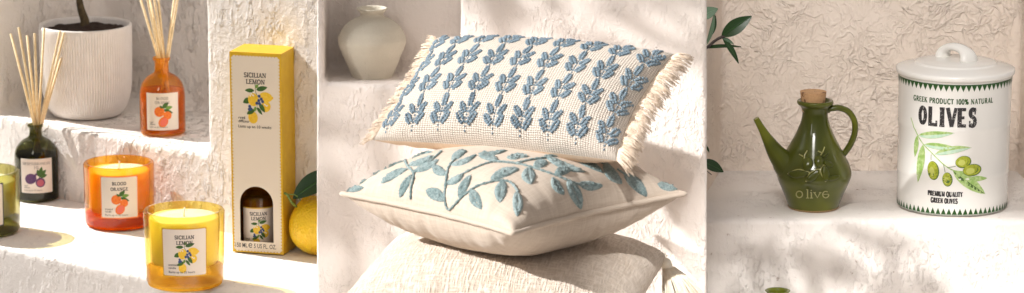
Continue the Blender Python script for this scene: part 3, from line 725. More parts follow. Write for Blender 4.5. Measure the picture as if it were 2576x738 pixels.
a.caps('SICILIAN', X-1*kb, pxz(186), 11.5*kb, 'ink', 4, 59*kb, thick=.19, thin=.12); a.caps('LEMON', X, pxz(202.5), 11.5*kb, 'ink', 4, 50*kb, thick=.19, thin=.12)
lemon_art(a, X, pxz(246), 63*kb, 3)
a.sans('reed', .155*BW, pxz(297), 7*kb, 'ink', 8, bold=.006); a.sans('diffuser', .155*BW, pxz(306), 7*kb, 'ink', 8, bold=.006); a.sans('Lasts up to 10 weeks', .15*BW, pxz(319), 7.2*kb, 'ink', 8, bold=.006)
a.sans('150 ML', .045*BW, pxz(623), 11*kb, 'ink', 4, bold=.008, width=.25*BW); a.sans('5 US FL. OZ.', .42*BW, pxz(623), 11*kb, 'ink', 4, bold=.008, width=.44*BW)
a.ribbon(arc(.355*BW, pxz(617.5), 4.4*kb, 5*kb, 20, 320, 14), 2.0*kb, 'ink', 4); a.ribbon([(.355*BW-4.2*kb, pxz(617.5)), (.355*BW+4.2*kb, pxz(617.5))], 1.6*kb, 'ink', 4.3)
a.lay(m, front, .00006); m.build('printed_front', th, smooth=False)
# the bottle inside
Pi = bx(wc-17*kb, 60*kb, .001)
tb = thing('diffuser_bottle', 'amber bottle with a lemon label seen through the carton window', 'bottle', Pi)
m = MB(); pr = subsurf_profile([(38*kb, 0), (42*kb, 4*kb), (42*kb, 122*kb), (38*kb, 137*kb), (26*kb, 152*kb), (15*kb, 160*kb), (13*kb, 164*kb), (13*kb, 176*kb)], 4)
m.lathe(pr, 48, 'glass_amber', Pi); m.build('glass', tb)
m = MB(); m.lathe([(r-.0012, z+.001) for r, z in pr if z < 128*kb], 40, 'oil_amber', Pi); m.build('oil', tb)
a = Art(); R = 42*kb+.0003; hw = R*1.08; a.sheet(-hw, 10*kb, hw, 110*kb, 'paper', 0, 16)
a.sheet(-hw, 107*kb, hw, 110*kb, 'gold', 1, 16)
a.caps('SICILIAN', 0, 94*kb, 8.5*kb, 'ink', 3, 46*kb, thick=.2, thin=.13); a.caps('LEMON', 0, 82*kb, 8.5*kb, 'ink', 3, 38*kb, thick=.2, thin=.13); lemon_art(a, 0, 54*kb, 43*kb, 3); a.sans('reed', -.85*R, 27*kb, 5*kb, 'ink', 7); a.sans('diffuser', -.85*R, 20*kb, 5*kb, 'ink', 7)
m = MB(); a.lay(m, cyl_map(Pi, R, 0)); m.build('label', tb)

# lemon with its leaf
P = at_z(799, 640, z1); k = scl(P); rl = 75*k; Cn = P+Vector((0, 0, rl*.97))
th = thing('lemon', 'bright yellow lemon with a dark green leaf beside the tall yellow carton', 'lemon', P)
ax = Vector((.35, -.25, -.90)).normalized(); e1 = ax.orthogonal().normalized(); e2 = ax.cross(e1)
prof = subsurf_profile([(.001, -1.22), (.10, -1.18), (.18, -1.08), (.45, -.92), (.80, -.55), (.97, 0), (.80, .55), (.45, .90), (.15, 1.06), (.001, 1.08)], 5)
m = MB(); n_ = 48; vs = []
for r, z in prof:
    for i in range(n_):
        a_ = 2*pi*i/n_; rr_ = r*(1+.02*noise.noise(Vector((cos(a_)*2, sin(a_)*2, z*2)))); vs.append(Cn+(e1*cos(a_)+e2*sin(a_))*rr_*rl+ax*z*rl*.95)
fs = [[j*n_+i, j*n_+(i+1) % n_, (j+1)*n_+(i+1) % n_, (j+1)*n_+i] for j in range(len(prof)-1) for i in range(n_)]
m.add(vs, fs, 'lemon'); m.build('fruit', th)
st = at_y(737, 517, P.y-.012)
m = MB(); m.tube(spline([at_y(745, 520, Cn.y-.01), at_y(733, 508, P.y-.02), at_y(724, 492, P.y-.02), at_y(716, 486, P.y-.018)], 4), 3.2*k, 8, 'stem')
m.tube(spline([at_y(722, 490, P.y-.02), at_y(740, 490, P.y-.022), at_y(753, 500, P.y-.02), at_y(756, 505, P.y-.018)], 4), 1.6*k, 6, 'stem'); m.build('stem', th)
def leaf_mesh(m, p0, p1, w, nrm, mt, bend=.1, fold=.25, n=14):
    p0, p1 = Vector(p0), Vector(p1); d = p1-p0; L = d.length; t_ = d.normalized(); s_ = t_.cross(nrm).normalized(); nn = s_.cross(t_)
    def f(i, j):
        a = i; b = j*2-1; hw = .5*w*max(.02, sin(pi*a**.9))**.8 if 0 < a < 1 else .0005
        return p0+d*a+s_*(b*hw)+nn*(bend*L*4*a*(1-a)*.5+fold*abs(b)*hw)
    m.grid(f, n, 4, mt, uvfn=lambda i, j: (i, j*2-1))
    m.grid(lambda i, j: f(i, j)-nn*.0004, n, 4, mt, uvfn=lambda i, j: (i, j*2-1), flip=True)
m = MB(); leaf_mesh(m, at_y(737, 500, P.y-.02), at_y(862, 430, P.y+.0), 62*k, Vector((-.3, -.75, .6)).normalized(), 'leaf_dark', .15, .2); m.build('leaf', th)

# ------------------------------------------------------------------ the middle: plaster pier with a small niche
def px_(x, z):          # the pier widens slightly towards its foot
    return x*(1-(z*SP)/D)
zlo, zhi = -.50, at_y(1288, -60, 0).z
def blk(u0, u1, y0, y1, za, zb):
    xa, xb = pier_x(u0), pier_x(u1); ya, yb = pier_y(xa), pier_y(xb)
    c = lambda x, y: ((px_(x, za), y), (px_(x, zb), y))
    return ([c(xa, ya+y0), c(xb, yb+y0), c(xb, yb+y1), c(xa, ya+y1)], za, zb)
zn = at_y(900, 212, -.012).z; zceil = zhi-.01
pier = plaster('plaster_pier', [blk(797, 1779, 0, .045, zlo, zn), blk(1159, 1779, 0, .045, zn-.02, zhi), blk(797, 816, 0, .125, zn-.02, zhi), blk(797, 1180, .092, .125, zlo, zhi), blk(797, 1180, .002, .12, zlo, zn-.0005), blk(1159, 1180, 0, .12, zn-.02, zhi)], 'plaster_pier', .0036, .0012, .0006, 1)
tag(pier, 'cream troweled plaster wall with a small square niche behind the cushions', 'wall')
P = at_y(937, 187, .034); P.z = zn-.002; k = scl(P); kz = k/CP*.955
prof = [(46, 0), (49, 2), (58, 22), (70, 52), (82, 82), (85.5, 98), (83, 112), (70, 136), (50, 152), (34, 160), (29, 165), (30, 171), (36, 178), (38.5, 182), (36, 184), (31, 181), (26, 172), (24, 160), (22, 150)]
m = MB(); m.lathe([(a*k, b*kz) for a, b in subsurf_profile(prof, 4)], 64, 'vase', P, mod=lambda a, r, z: 1+.012*noise.noise(Vector((cos(a)*1.5, sin(a)*1.5, z*20))))
o = m.build('ceramic_vase', None); o.location = P; o.data.transform(Matrix.Translation(-P)); tag(o, 'sage grey ceramic vase with a narrow neck standing in the small niche', 'vase')

# cushions
def cush(s_, t_, side, hw, hh, top, bot, pinch, seed, wr, pw=.62):
    f = max(0, 1-abs(s_)**2.3)**pw; g = max(0, 1-abs(t_)**2.3)**pw
    z = (top if side > 0 else -bot)*f*g
    es, et = math.exp(-(1-abs(s_))*5), math.exp(-(1-abs(t_))*5)
    w = noise.noise(Vector((s_*13, t_*1.6+side, seed)))*et*(1-et*.35)+noise.noise(Vector((s_*1.6-side, t_*13, seed+4)))*es*(1-es*.35)
    w += .45*noise.noise(Vector((s_*2.4, t_*2.4, seed+9+side)))
    z += wr*w*min(1, 2.2*(f*g)**.7)*(1 if side > 0 else -1)
    x = hw*s_*(1-pinch*(1-t_*t_)*s_*s_); y = hh*t_*(1-pinch*(1-s_*s_)*t_*t_)
    return x, y, z
def ease(q): q = q*2-1; return math.copysign(1-(1-abs(q))**1.35, q)
class Cushion:
    def __init__(s, C, X, Y, Z, hw, hh, top, bot, pinch, seed, wr, pw=.62):
        s.C, s.X, s.Y, s.Z = C, X.normalized(), Y.normalized(), Z.normalized(); s.a = (hw, hh, top, bot, pinch, seed, wr, pw)
    def p(s, u, v, side=1, h=0):
        x, y, z = cush(u, v, side, *s.a); return s.C+s.X*x+s.Y*y+s.Z*(z+h*side)
    def frame(s, u, v, side=1):
        e = .01; p = s.p(u, v, side); a = s.p(min(u+e, 1), v, side)-s.p(max(u-e, -1), v, side); b = s.p(u, min(v+e, 1), side)-s.p(u, max(v-e, -1), side)
        n = a.cross(b).normalized()*side
        return p, a.normalized(), b.normalized(), n
    def cover(s, th, mt, mb_, n=72):
        m = MB(); hw, hh = s.a[0], s.a[1]
        tabs = {}
        for side in (1, -1):
            for ax_ in (0, 1):
                acc = [0]; prev = None
                for i in range(n+1):
                    q_ = s.p(ease(i/n), 0, side) if ax_ == 0 else s.p(0, ease(i/n), side)
                    if prev is not None: acc.append(acc[-1]+(q_-prev).length)
                    prev = q_
                tabs[side, ax_] = acc
        for side, mm in ((1, mt), (-1, mb_)):
            m.grid(lambda i, j: s.p(ease(i), ease(j), side), n, n, mm, uvfn=lambda i, j, side=side: (tabs[side, 0][round(i*n)], tabs[side, 1][round(j*n)]), flip=side < 0)
        s.bvh = BVHTree.FromPolygons([tuple(v) for v in m.v], m.f)
        o = m.build('cover', None)
        bm = bmesh.new(); bm.from_mesh(o.data); bmesh.ops.remove_doubles(bm, verts=bm.verts, dist=1e-6); bm.to_mesh(o.data); bm.free()
        attach(o, th); return o
Y2 = -.32
def seat(Vx): return Vx
# square embroidered cushion (middle of the stack)
C2 = at_y(1291, 488, Y2); k2 = scl(C2); hw2 = 303*k2
yaw = radians(45)
K2 = Cushion(C2, Vector((cos(yaw), sin(yaw), 0)), Vector((-sin(yaw), cos(yaw), 0)), Vector((0, 0, 1)), hw2, hw2, 126*k2, 134*k2, .07, 3, 15*k2, .48)
th2 = thing('cushion', 'square cream cushion embroidered with sage green leaves, middle of the stack', 'cushion', C2, 'cushions stacked in front of the plaster wall')
K2.cover(th2, 'plain_linen', 'plain_linen')
edge = []
for i in range(44): edge.append((ease(i/44), -1))
for i in range(44): edge.append((1, ease(i/44)))
for i in range(44): edge.append((-ease(i/44), 1))
for i in range(44): edge.append((-1, -ease(i/44)))
m = MB()
ep = [K2.p(a, b) for a, b in edge]; ep = [p+(p-C2).normalized()*2.5*k2+Vector((0, 0, 1.6*k2*noise.noise(p*60))) for p in ep]
m.tube(ep, 6.8*k2, 9, 'plain_linen', closed=True); m.build('piping', th2)
def hit(bvh, u, v):
    d = ray(u, v).normalized(); loc, n, i, dist = bvh.ray_cast(CAM, d)
    if loc is None:
        q = CAM+d*((C2-CAM).length); loc, n, i, dist = bvh.find_nearest(q)
    if n.dot(d) > 0: n = -n
    return loc, n
def surf_leaf(m, bvh, p0, p1, w, hgt, mt, bend=.06, nl=22, nw=10, slit=0.0, seed=0, rough=.35):
    p0, p1 = Vector(p0), Vector(p1); d = p1-p0; nn = Vector((-d.y, d.x)).normalized()
    def f(i, j):
        b = j*2-1; hw = .5*w*(sin(pi*min(.999, max(.001, i))**.9))**.7
        c = p0+d*i+nn*(bend*d.length*4*i*(1-i)+b*hw)
        loc, n = hit(bvh, c.x, c.y)
        e = max(0, 1-abs(b)**4)*min(1, 8*i*(1-i)+.1)
        h = hgt*(e*(1-rough+rough*2*abs(noise.noise(Vector((c.x*.30, c.y*.30, seed)))))) - .0004*(e < .05)
        if slit and abs(b) < .15 and .25 < i < .8: h -= hgt*slit
        return loc+n*h
    m.grid(f, nl, nw, mt)
def surf_vine(m, bvh, pts, r, mt, bead=True):
    P2 = spline([Vector((a, b, 0)) for a, b in pts], 10); out = []
    for q in P2:
        loc, n = hit(bvh, q.x, q.y); out.append(loc+n*r*.35)
    m.tube(out, [r*(1+(.28*sin(i*1.9) if bead else 0)) for i in range(len(out))], 7, mt)
m = MB(); za = lambda x, y: ((1260+x/2.05)/1.4907, (540+y/2.05)/1.4907); zbx = lambda x, y: ((1860+x/2.05)/1.4907, (540+y/2.05)/1.4907)
q_ = 1/(2.05*1.4907)
LA = [(62, 350, 218, 333, 46), (160, 292, 335, 180, 34), (355, 176, 525, 112, 22), (345, 305, 555, 190, 56), (555, 165, 750, 92, 46), (490, 415, 585, 235, 58), (590, 215, 795, 120, 48), (570, 100, 745, 64, 20),
      (740, 165, 850, 240, 72), (885, 125, 1005, 52, 54), (880, 165, 1075, 92, 42), (690, 355, 842, 440, 92), (845, 310, 985, 232, 56), (945, 420, 1040, 237, 68), (1040, 345, 1120, 505, 84), (1185, 272, 1410, 193, 68),
      (1288, 280, 1258, 455, 92), (1385, 365, 1392, 560, 80), (1090, 76, 1320, 50, 26), (1095, 92, 1250, 130, 50), (1310, 105, 1435, 95, 32)]
LB = [(370, 88, 690, 217, 52), (590, 108, 830, 226, 52), (825, 145, 970, 308, 84), (985, 232, 1160, 408, 86), (1240, 305, 1408, 340, 62), (285, 168, 400, 148, 66), (243, 180, 272, 312, 104), (450, 222, 577, 205, 66), (430, 258, 525, 392, 68), (548, 280, 655, 505, 88), (632, 305, 822, 326, 68), (95, 105, 250, 100, 34)]
for q, (a, b, c, d, w) in enumerate(LA): surf_leaf(m, K2.bvh, za(a, b), za(c, d), w*q_*1.12, 7*k2, 'yarn_sage', .05*(-1)**q, seed=q, rough=.6, slit=.7 if q in (13, 14, 16, 17, 5) else 0)
for q, (a, b, c, d, w) in enumerate(LB): surf_leaf(m, K2.bvh, zbx(a, b), zbx(c, d), w*q_*1.12, 7*k2, 'yarn_sage', .05*(-1)**q, seed=q+40, rough=.6, slit=.7 if q in (6, 8, 9, 10) else 0)
for pts in ([(525, 100), (545, 165), (598, 232), (580, 330), (575, 425)], [(810, 60), (760, 105), (690, 165), (600, 225)], [(1000, 60), (885, 150), (850, 250), (838, 420), (870, 505), (960, 420), (1080, 330), (1240, 285), (1340, 298), (1400, 370)], [(855, 312), (1000, 220), (1150, 155), (1250, 140), (1435, 160)], [(1075, 90), (1030, 108)]):
    surf_vine(m, K2.bvh, [za(*p) for p in pts], 3.4*k2, 'yarn_sage')
for pts in ([(0, 137), (170, 155), (300, 190), (450, 240), (560, 285), (640, 315)], [(160, 150), (260, 125), (385, 108)], [(930, 195), (1000, 242)], [(830, 150), (600, 112), (380, 92)]):
    surf_vine(m, K2.bvh, [zbx(*p) for p in pts], 3.4*k2, 'yarn_sage')
m.build('embroidery', th2)

# lumbar cushion on top
def view(a, b, c): return RIGHT*a+UP*b+FWD*c
X1, Y1_ = view(595, -50, -320), view(155, 265, 247); Z1_ = X1.cross(Y1_).normalized()
C1_ = at_y(1319, 246, -.265); k1 = scl(C1_)
K1 = Cushion(C1_, X1, Y1_, Z1_, X1.length/2*k1*1.02, Y1_.length/2*k1*1.0, 94*k1, 92*k1, .055, 7, 8*k1, .43)
th1 = thing('cushion', 'oblong woven cushion with blue tufted leaves and fringed ends, top of the stack', 'cushion', C1_, 'cushions stacked in front of the plaster wall')
K1.cover(th1, 'weave', 'back_linen')
ICO = bmesh.new(); bmesh.ops.create_icosphere(ICO, subdivisions=1, radius=1); ICOV = [v.co.copy() for v in ICO.verts]; ICOF = [[v.index for v in f.verts] for f in ICO.faces]; ICO.free()
def blob(m, p, a, b, n, ra, rb, rn, mt): m.add([p+a*(v.x*ra)+b*(v.y*rb)+n*(v.z*rn) for v in ICOV], ICOF, mt)
m = MB(); hw1, hh1 = K1.a[0], K1.a[1]
def dot_at(x, y, ang, la, lb):
    u, v = x/hw1, y/hh1
    if abs(u) > .985 or abs(v) > .985: return
    p, a, b, n = K1.frame(u, v); b = n.cross(a)
    da = a*cos(ang)+b*sin(ang); db = n.cross(da)
    blob(m, p+n*lb*.15, da, db, n, la, lb, lb*.75, 'yarn_blue')
RX = 74*k1
for row, vc in enumerate((-.70, -.22, .26, .74)):
    for colm in range(9):
        x0 = -hw1*.90+hw1*1.80*colm/8; y0 = vc*hh1; hM = hh1*.46
        for i in range(12): dot_at(x0, y0-hM*.62+i*hM*.095, pi/2, 4.2*k1, 2.4*k1)
        sc_ = random.uniform(.92, 1.08); tl_ = random.uniform(-6, 6)
        for (dx, dy, ang, ln, wd) in ((0, .35, 90, .36, 15), (-.23, .08, 122, .33, 15.5), (.23, .08, 58, .33, 15.5), (-.23, -.22, 124, .31, 16.5), (.23, -.22, 56, .31, 16.5)):
            ln *= sc_; wd *= random.uniform(1.02, 1.22); ang += tl_+random.uniform(-5, 5)
            cxx, cyy = x0+dx*hM*.80, y0+dy*hM; A = radians(ang); L_ = ln*hM
            for j in range(5):
                t_ = (j+.5)/5; ww = wd*k1*sin(pi*(.14+.78*t_))**.7
                for sd in (-1, 1):
                    al = (t_-.5)*L_*1.2; ac = sd*ww*.27
                    dot_at(cxx+cos(A)*al-sin(A)*ac+random.uniform(-.8, .8)*k1, cyy+sin(A)*al+cos(A)*ac+random.uniform(-.8, .8)*k1, A+pi/2-sd*.5+random.uniform(-.3, .3), ww*.36, 4.6*k1)
m.build('embroidery', th1)
# fringe on both short ends
for side in (-1, 1):
    m = MB(); N_ = 330
    for i in range(N_):
        v = -1+2*(i+random.random())/N_
        p = K1.p(side*.995, v); out = K1.X*side
        vv = K1.Y*(v**3*.45+.16*noise.noise(Vector((v*9, side, 2)))+random.uniform(-.10, .10))
        L_ = (49+random.uniform(-8, 7)+8*noise.noise(Vector((v*12, 5, side))))*k1*(1.0 if side > 0 else .72)
        dr = (out+vv+K1.Z*random.uniform(-.22, .12)).normalized(); dn = Vector((0, 0, -1))
        pts = [p+dr*(L_*q)+dn*(L_*q*q*(.40 if side > 0 else .22))+K1.Z*(random.uniform(-1, 1)*k1*q*2) for q in (0, .3, .62, 1)]
        m.tube(pts, [1.5*k1, 1.35*k1, 1.2*k1, 1.0*k1], 4, 'fringe')
    m.build('fringe', th1)

# big slubby cushion with a tassel at the bottom
C3 = at_y(1272, 714, -.32); k3 = scl(C3); R3 = 513*k3; yaw3 = radians(35-45)
K3 = Cushion(C3, Vector((cos(yaw3), sin(yaw3), 0)), Vector((-sin(yaw3), cos(yaw3), 0)), Vector((0, 0, 1)), R3/sqrt(2), R3/sqrt(2), 124*k3, 120*k3, .05, 13, 9*k3, .40)
th3 = thing('cushion', 'large beige slub weave cushion with a cream tassel, bottom of the stack', 'cushion', C3, 'cushions stacked in front of the plaster wall')
K3.cover(th3, 'slub', 'slub')
kp = K3.p(.985, .985)
ta = at_y(1672, 662, kp.y-.012)
m = MB(); m.tube([kp, (kp+ta)/2+Vector((0, 0, .002)), ta], [3*k3, 4*k3, 6*k3], 8, 'tassel')
m.tube(spline([ta+Vector((-.002, 0, .004)), ta+Vector((.002, 0, -.002)), ta+Vector((.005, 0, -.010))], 4), [6*k3, 11*k3, 14*k3, 15*k3, 15*k3, 14.5*k3, 13*k3, 13*k3, 13*k3], 12, 'tassel')
for i in range(330):
    a_ = random.uniform(0, 2*pi); r_ = sqrt(random.random())*16*k3; p = ta+Vector((.004+r_*cos(a_), r_*sin(a_), -.005))
    sp = Vector((cos(a_)*r_*2.7+.019+random.uniform(-.004, .004), sin(a_)*r_*2.4, -1*(100+random.uniform(-9, 9))*k3))
    pts = [p, p+Vector((sp.x*.45, sp.y*.6, sp.z*.3)), p+Vector((sp.x*.8, sp.y*.9, sp.z*.66)), p+sp+Vector((random.uniform(-3, 3)*k3, 0, 0))]
    m.tube(pts, 1.9*k3, 4, 'tassel')
m.build('tassel', th3)

# ------------------------------------------------------------------ the right: alcove with a ledge
Yf = .065
z3 = at_y(2200, 553, Yf).z; Yb = at_z(2200, 430, z3).y
xb0 = at_z(1815, 430, z3).x; xr0 = at_z(2556, 430, z3).x
zf = -.42
ztop3 = at_y(2200, -70, Yb-.3).z+.05
xq = xb0-.036
alc = plaster('plaster_alcove', [([(xq-.02, Yb), (xr0+.10, Yb), (xr0+.10, Yb+.05), (xq-.02, Yb+.05)], z3-.05, ztop3),
    ([(xb0, Yb+.01), (xq+.003, Yf+.10), (xq-.03, Yf+.10), (xb0-.06, Yb+.01)], z3-.05, ztop3),
    ([(xr0, Yb+.01), (xr0+.004, Yb-.06), (xr0+.15, Yb-.06), (xr0+.15, Yb+.01)], z3-.05, ztop3)], 'plaster_crinkle', .005, .0015, .0006, 2)
tag(alc, 'beige plaster wall with crinkled ridges behind the jug and canister', 'wall')
led = plaster('plaster_ledge', [([(XR-.02, Yf), (xr0+.25, Yf), (xr0+.25, Yb+.04), (XR-.02, Yb+.04)], zf, z3)], 'plaster_ledge', .005, .002, .0010, 2)
tag(led, 'thick white pitted plaster ledge under the green jug and the canister', 'ledge')

# green jug
P = at_z(2046, 520, z3+.0012); k = scl(P); kz = k/CP*.972
tj = thing('oil_jug', 'glossy olive green ceramic jug with a thin spout and a cork', 'jug', P)
jp = [(60, 0), (63, 2.5), (65, 8), (73, 28), (83, 52), (91, 72), (94, 84), (93, 96), (86, 116), (72, 142), (58, 168), (45, 194), (36, 218), (32, 236), (32, 248), (36, 258), (43, 264), (45.5, 268), (45, 273), (41, 275), (36, 272), (31, 264), (27, 250), (26, 230)]
jpr = [(a*k, b*kz) for a, b in subsurf_profile(jp, 4)]
m = MB(); m.lathe(jpr, 88, 'glaze', P, cap1=False); m.lathe([(61.5*k, -.0006), (64.2*k, 2.0*kz), (64.6*k, 3.2*kz)], 88, 'glaze_foot', P, cap1=False)
BV = BVHTree.FromPolygons([tuple(v) for v in m.v], m.f); m.build('body', tj)
def dj(u, v, dy=0): return at_y(u, v, P.y+dy)
m = MB(); pp = spline([dj(2076, 277), dj(2092, 273), dj(2112, 272), dj(2134, 281), dj(2149, 304), dj(2150, 334), dj(2139, 364), dj(2122, 388), dj(2106, 402)], 5)
m.tube(pp, [(11.5 if i < 4 else 9.2)*k for i in range(len(pp))], 14, 'glaze', flat=(Vector((0, 1, 0)), 1.15, .85)); m.build('handle', tj)
m = MB(); sp_ = spline([dj(2000, 428, -.004), dj(1978, 413, -.006), dj(1955, 388, -.008), dj(1935, 357, -.009), dj(1918, 327, -.010), dj(1902, 299, -.011)], 5)
rad = [43, 41.5, 39.5, 37, 34, 31, 28, 25, 21.8, 20.2, 18.6, 17.2, 15.9, 14.6, 13.4, 12.3, 11.3, 10.4, 9.6, 8.9, 8.3, 7.9, 7.6, 7.4, 7.4, 7.4]
m.tube(sp_, [r*k*(1+.28*sin(pi*i/25)) for i, r in enumerate(rad[:len(sp_)])], 24, 'glaze', cap=False)
tipd = (sp_[-1]-sp_[-2]).normalized()
m.tube([sp_[-1], sp_[-1]+tipd*.0006, sp_[-1]-tipd*.001, sp_[-1]-tipd*.006], [7.4*k, 6.6*k, 5.4*k, 4.6*k], 24, 'glaze_light', cap=False)
m.tube([sp_[-1]-tipd*.006, sp_[-1]-tipd*.0065], [4.7*k, .2*k], 16, 'ink_and_shade'); m.build('spout', tj)  # dark plug paints the shade inside the spout mouth
m = MB(); jz = lambda x, y: ((2900+x/2.46)/1.4907, (500+y/2.46)/1.4907); qj = 1/(2.46*1.4907)
def relief_leaf(a, b, c, d, w, s): surf_leaf(m, BV, jz(a, b), jz(c, d), w*qj, 6*k, 'glaze', .04, seed=s, rough=.1, slit=.0)
for s_, (a, b, c, d, w) in enumerate(((132, 375, 335, 368, 80), (300, 445, 428, 335, 74), (482, 448, 465, 295, 76), (460, 262, 552, 302, 60), (490, 425, 610, 395, 50), (455, 225, 510, 165, 40))): relief_leaf(a, b, c, d, w, s_)
for (a, b, rx, ry, rot) in ((315, 285, 52, 70, -10), (420, 262, 42, 60, 8)):
    u, v = jz(a, b); loc, n = hit(BV, u, v); tx = Vector((1, 0, 0)); tx = (tx-n*tx.dot(n)).normalized(); ty = n.cross(tx)
    if ty.z < 0: ty = -ty
    c, d = cos(radians(rot)), sin(radians(rot)); bm = bmesh.new(); bmesh.ops.create_uvsphere(bm, u_segments=24, v_segments=14, radius=1)
    vs = [loc+(tx*c+ty*d)*(q.co.x*rx*qj*k)+(ty*c-tx*d)*(q.co.y*ry*qj*k)+n*(q.co.z*9*k) for q in bm.verts]; m.add(vs, [[q.index for q in f.verts] for f in bm.faces], 'glaze'); bm.free()
for pts in ([(285, 240), (290, 200), (315, 160)], [(240, 195), (275, 215)], [(435, 205), (455, 175), (472, 128)], [(410, 165), (445, 180)], [(135, 375), (230, 395), (335, 368), (230, 335), (135, 375)], [(300, 445), (390, 410), (428, 335), (345, 365), (300, 445)], [(482, 448), (498, 360), (465, 295), (435, 355), (482, 448)]):
    surf_vine(m, BV, [jz(*p) for p in pts], 1.7*k, 'glaze_light', False)
m.build('relief', tj)
# raised lettering
a = Art(); O = 0
a.ribbon(arc(245, 558, 28, 30, 0, 360, 20), 11, 'glaze_light', 0); a.ribbon([(318, 590), (318, 512)], 11, 'glaze_light', 0); a.ribbon([(304, 592), (333, 592)], 7, 'glaze_light', .3); a.ribbon([(306, 514), (318, 514)], 7, 'glaze_light', .3)
a.ribbon([(352, 592), (352, 540)], 11, 'glaze_light', 0); a.ribbon([(339, 592), (366, 592)], 7, 'glaze_light', .3); a.ribbon([(341, 541), (353, 541)], 7, 'glaze_light', .3); a.ellipse(351, 522, 6, 6, 0, 'glaze_light', 0, 10)
a.ribbon([(378, 541), (405, 590), (432, 540)], 10, 'glaze_light', 0); a.ribbon([(369, 541), (392, 541)], 6, 'glaze_light', .3); a.ribbon([(420, 541), (442, 541)], 6, 'glaze_light', .3)
a.ribbon(arc(480, 560, 27, 30, 0, 310, 18), 10, 'glaze_light', 0); a.ribbon([(455, 558), (506, 556)], 7, 'glaze_light', .3)
m = MB()
def jfn(x, y, h):
    u, v = jz(x, y); loc, n = hit(BV, u, v); return loc+n*(.0009+h)
for vs, fs, mt, ly in a.items:
    top = [jfn(p[0], p[1], .0006+ly*.0001) for p in vs]; m.add(top, fs, mt)
m.build('lettering', tj)
m = MB(); m.lathe(subsurf_profile([(27*k, 246*kz), (29*k, 262*kz), (32.5*k, 294*kz), (32*k, 296*kz), (20*k, 297*kz), (.5*k, 297*kz)], 4), 40, 'cork', P+Vector((-.0025, 0, 0)), mod=lambda a, r, z: 1+.02*noise.noise(Vector((cos(a)*4, sin(a)*4, z*300)))); m.build('cork', tj)

# porcelain canister
P = at_z(2394.5, 514.5, z3+.0012); k = scl(P); kz = k/CP*.958
tcn = thing('storage_canister', 'white lidded porcelain canister printed with a green olive branch', 'canister', P)
bp = [(132, 0), (136.5, 1.5), (138, 5), (138.5, 40), (139, 92), (140.6, 98), (139.2, 104), (139.5, 215), (141.2, 221), (139.8, 227), (140.5, 300), (141, 345)]
RB = [(a*k, b*kz) for a, b in bp]
def rad_at(z):
    for (r0, a0), (r1, a1) in zip(RB, RB[1:]):
        if a0 <= z <= a1: return r0+(r1-r0)*(z-a0)/(a1-a0+1e-9)
    return RB[-1][0]
m = MB(); m.lathe(RB, 128, 'porcelain', P); m.build('body', tcn, auto=50)
m = MB(); m.lathe([(a*k, b*kz) for a, b in subsurf_profile([(140, 345.5), (146, 346.5), (148, 351), (147.6, 357), (143, 361), (120, 367), (104, 371), (100, 374.5), (92, 376.5), (60, 381), (.6, 383)], 4)], 128, 'porcelain', P)
lid = m.build('lid', tcn)
m = MB(); hp = [Vector((sin(q)*0, 0, 0)) for q in ()]
ha = Vector((28, -36, 0)); pts = []
for i in range(25):
    q = pi*i/24; pts.append(P+Vector((-ha.x*cos(q)*k, -ha.y*cos(q)*k, (376+35*sin(q)**.7)*kz)))
m.tube(pts, [(13+8*abs(cos(pi*i/24))**4)*k for i in range(25)], 20, 'porcelain', flat=(Vector((38, 40, 0)).normalized(), 1.25, .72)); m.build('lid_handle', lid)
# printing
a = Art(); nT = 64; circ = 2*pi*140*k; hk = kz
tw = circ/nT
for i in range(nT):
    x = -circ/2+(i+.5)*tw
    a.facet([(x-tw*.5, 340*hk), (x+tw*.5, 340*hk), (x+tw*.5, 337*hk), (x-tw*.5, 337*hk)], [[0, 1, 2, 3]], 'can_green', 0)
    a.facet([(x-tw*.47, 337*hk), (x+tw*.47, 337*hk), (x, 322*hk)], [[0, 1, 2]], 'can_green', 0)
    a.facet([(x-tw*.47, 5*hk), (x+tw*.47, 5*hk), (x, 21*hk)], [[0, 1, 2]], 'can_green', 0)
    a.facet([(x-tw*.5, 2.6*hk), (x+tw*.5, 2.6*hk), (x+tw*.5, 3.6*hk), (x-tw*.5, 3.6*hk)], [[0, 1, 2, 3]], 'can_green', 0)
a.caps('GREEK PRODUCT 100% NATURAL', -5*k, 297*hk, 13*k, 'can_green', 1, 214*k, thick=.19, thin=.10, serif=.04, track=.09)
# OLIVES in heavy block letters
bx0 = -9*k-88*k; cw = 177*k/6.0; hL = 50*hk; yb = 256*hk-hL/2; st = 9.8*k
def L2(i, pts): return [(bx0+(i+p[0])*cw, yb+p[1]*hL) for p in pts]
def heavy(i, pts, w=1.0, ly=0): a.ribbon(L2(i, pts), st*w, 'ink_and_shade', 1+ly)
O_ = arc(.52, .5, .27, .40, 0, 360, 24); heavy(0, O_, 1.0)
heavy(1, [(.24, 0), (.24, 1)], 1.05); heavy(1, [(.08, .08), (.86, .08)], .9, .3); heavy(1, [(.80, 0), (.80, .30)], .5, .5)
heavy(2, [(.28, 0), (.28, 1)], 1.15); heavy(2, [(.06, .05), (.50, .05)], .55, .3); heavy(2, [(.06, .95), (.50, .95)], .55, .5)
heavy(2, [(.74, 1), (1.10, .02)], 1.0); heavy(2, [(1.10, .02), (1.42, 1)], .8, .3); heavy(3, [(-.28, .95), (.62, .95)], .0001)
heavy(3, [(.74, 0), (.74, 1)], 1.1); heavy(3, [(.60, .08), (1.28, .08)], .85, .3); heavy(3, [(.60, .92), (1.26, .92)], .85, .5); heavy(3, [(.74, .5), (1.14, .5)], .75, .7)
S_ = arc(.84, .73, .20, .20, 25, 270, 12)+arc(.84, .28, .22, .22, 90, -150, 12)[1:]; heavy(4, S_, 1.0)
heavy(4, [(1.05, 1), (1.05, .66)], .4, .4); heavy(4, [(.60, .0), (.60, .34)], .4, .5)
rs = random.Random(4)
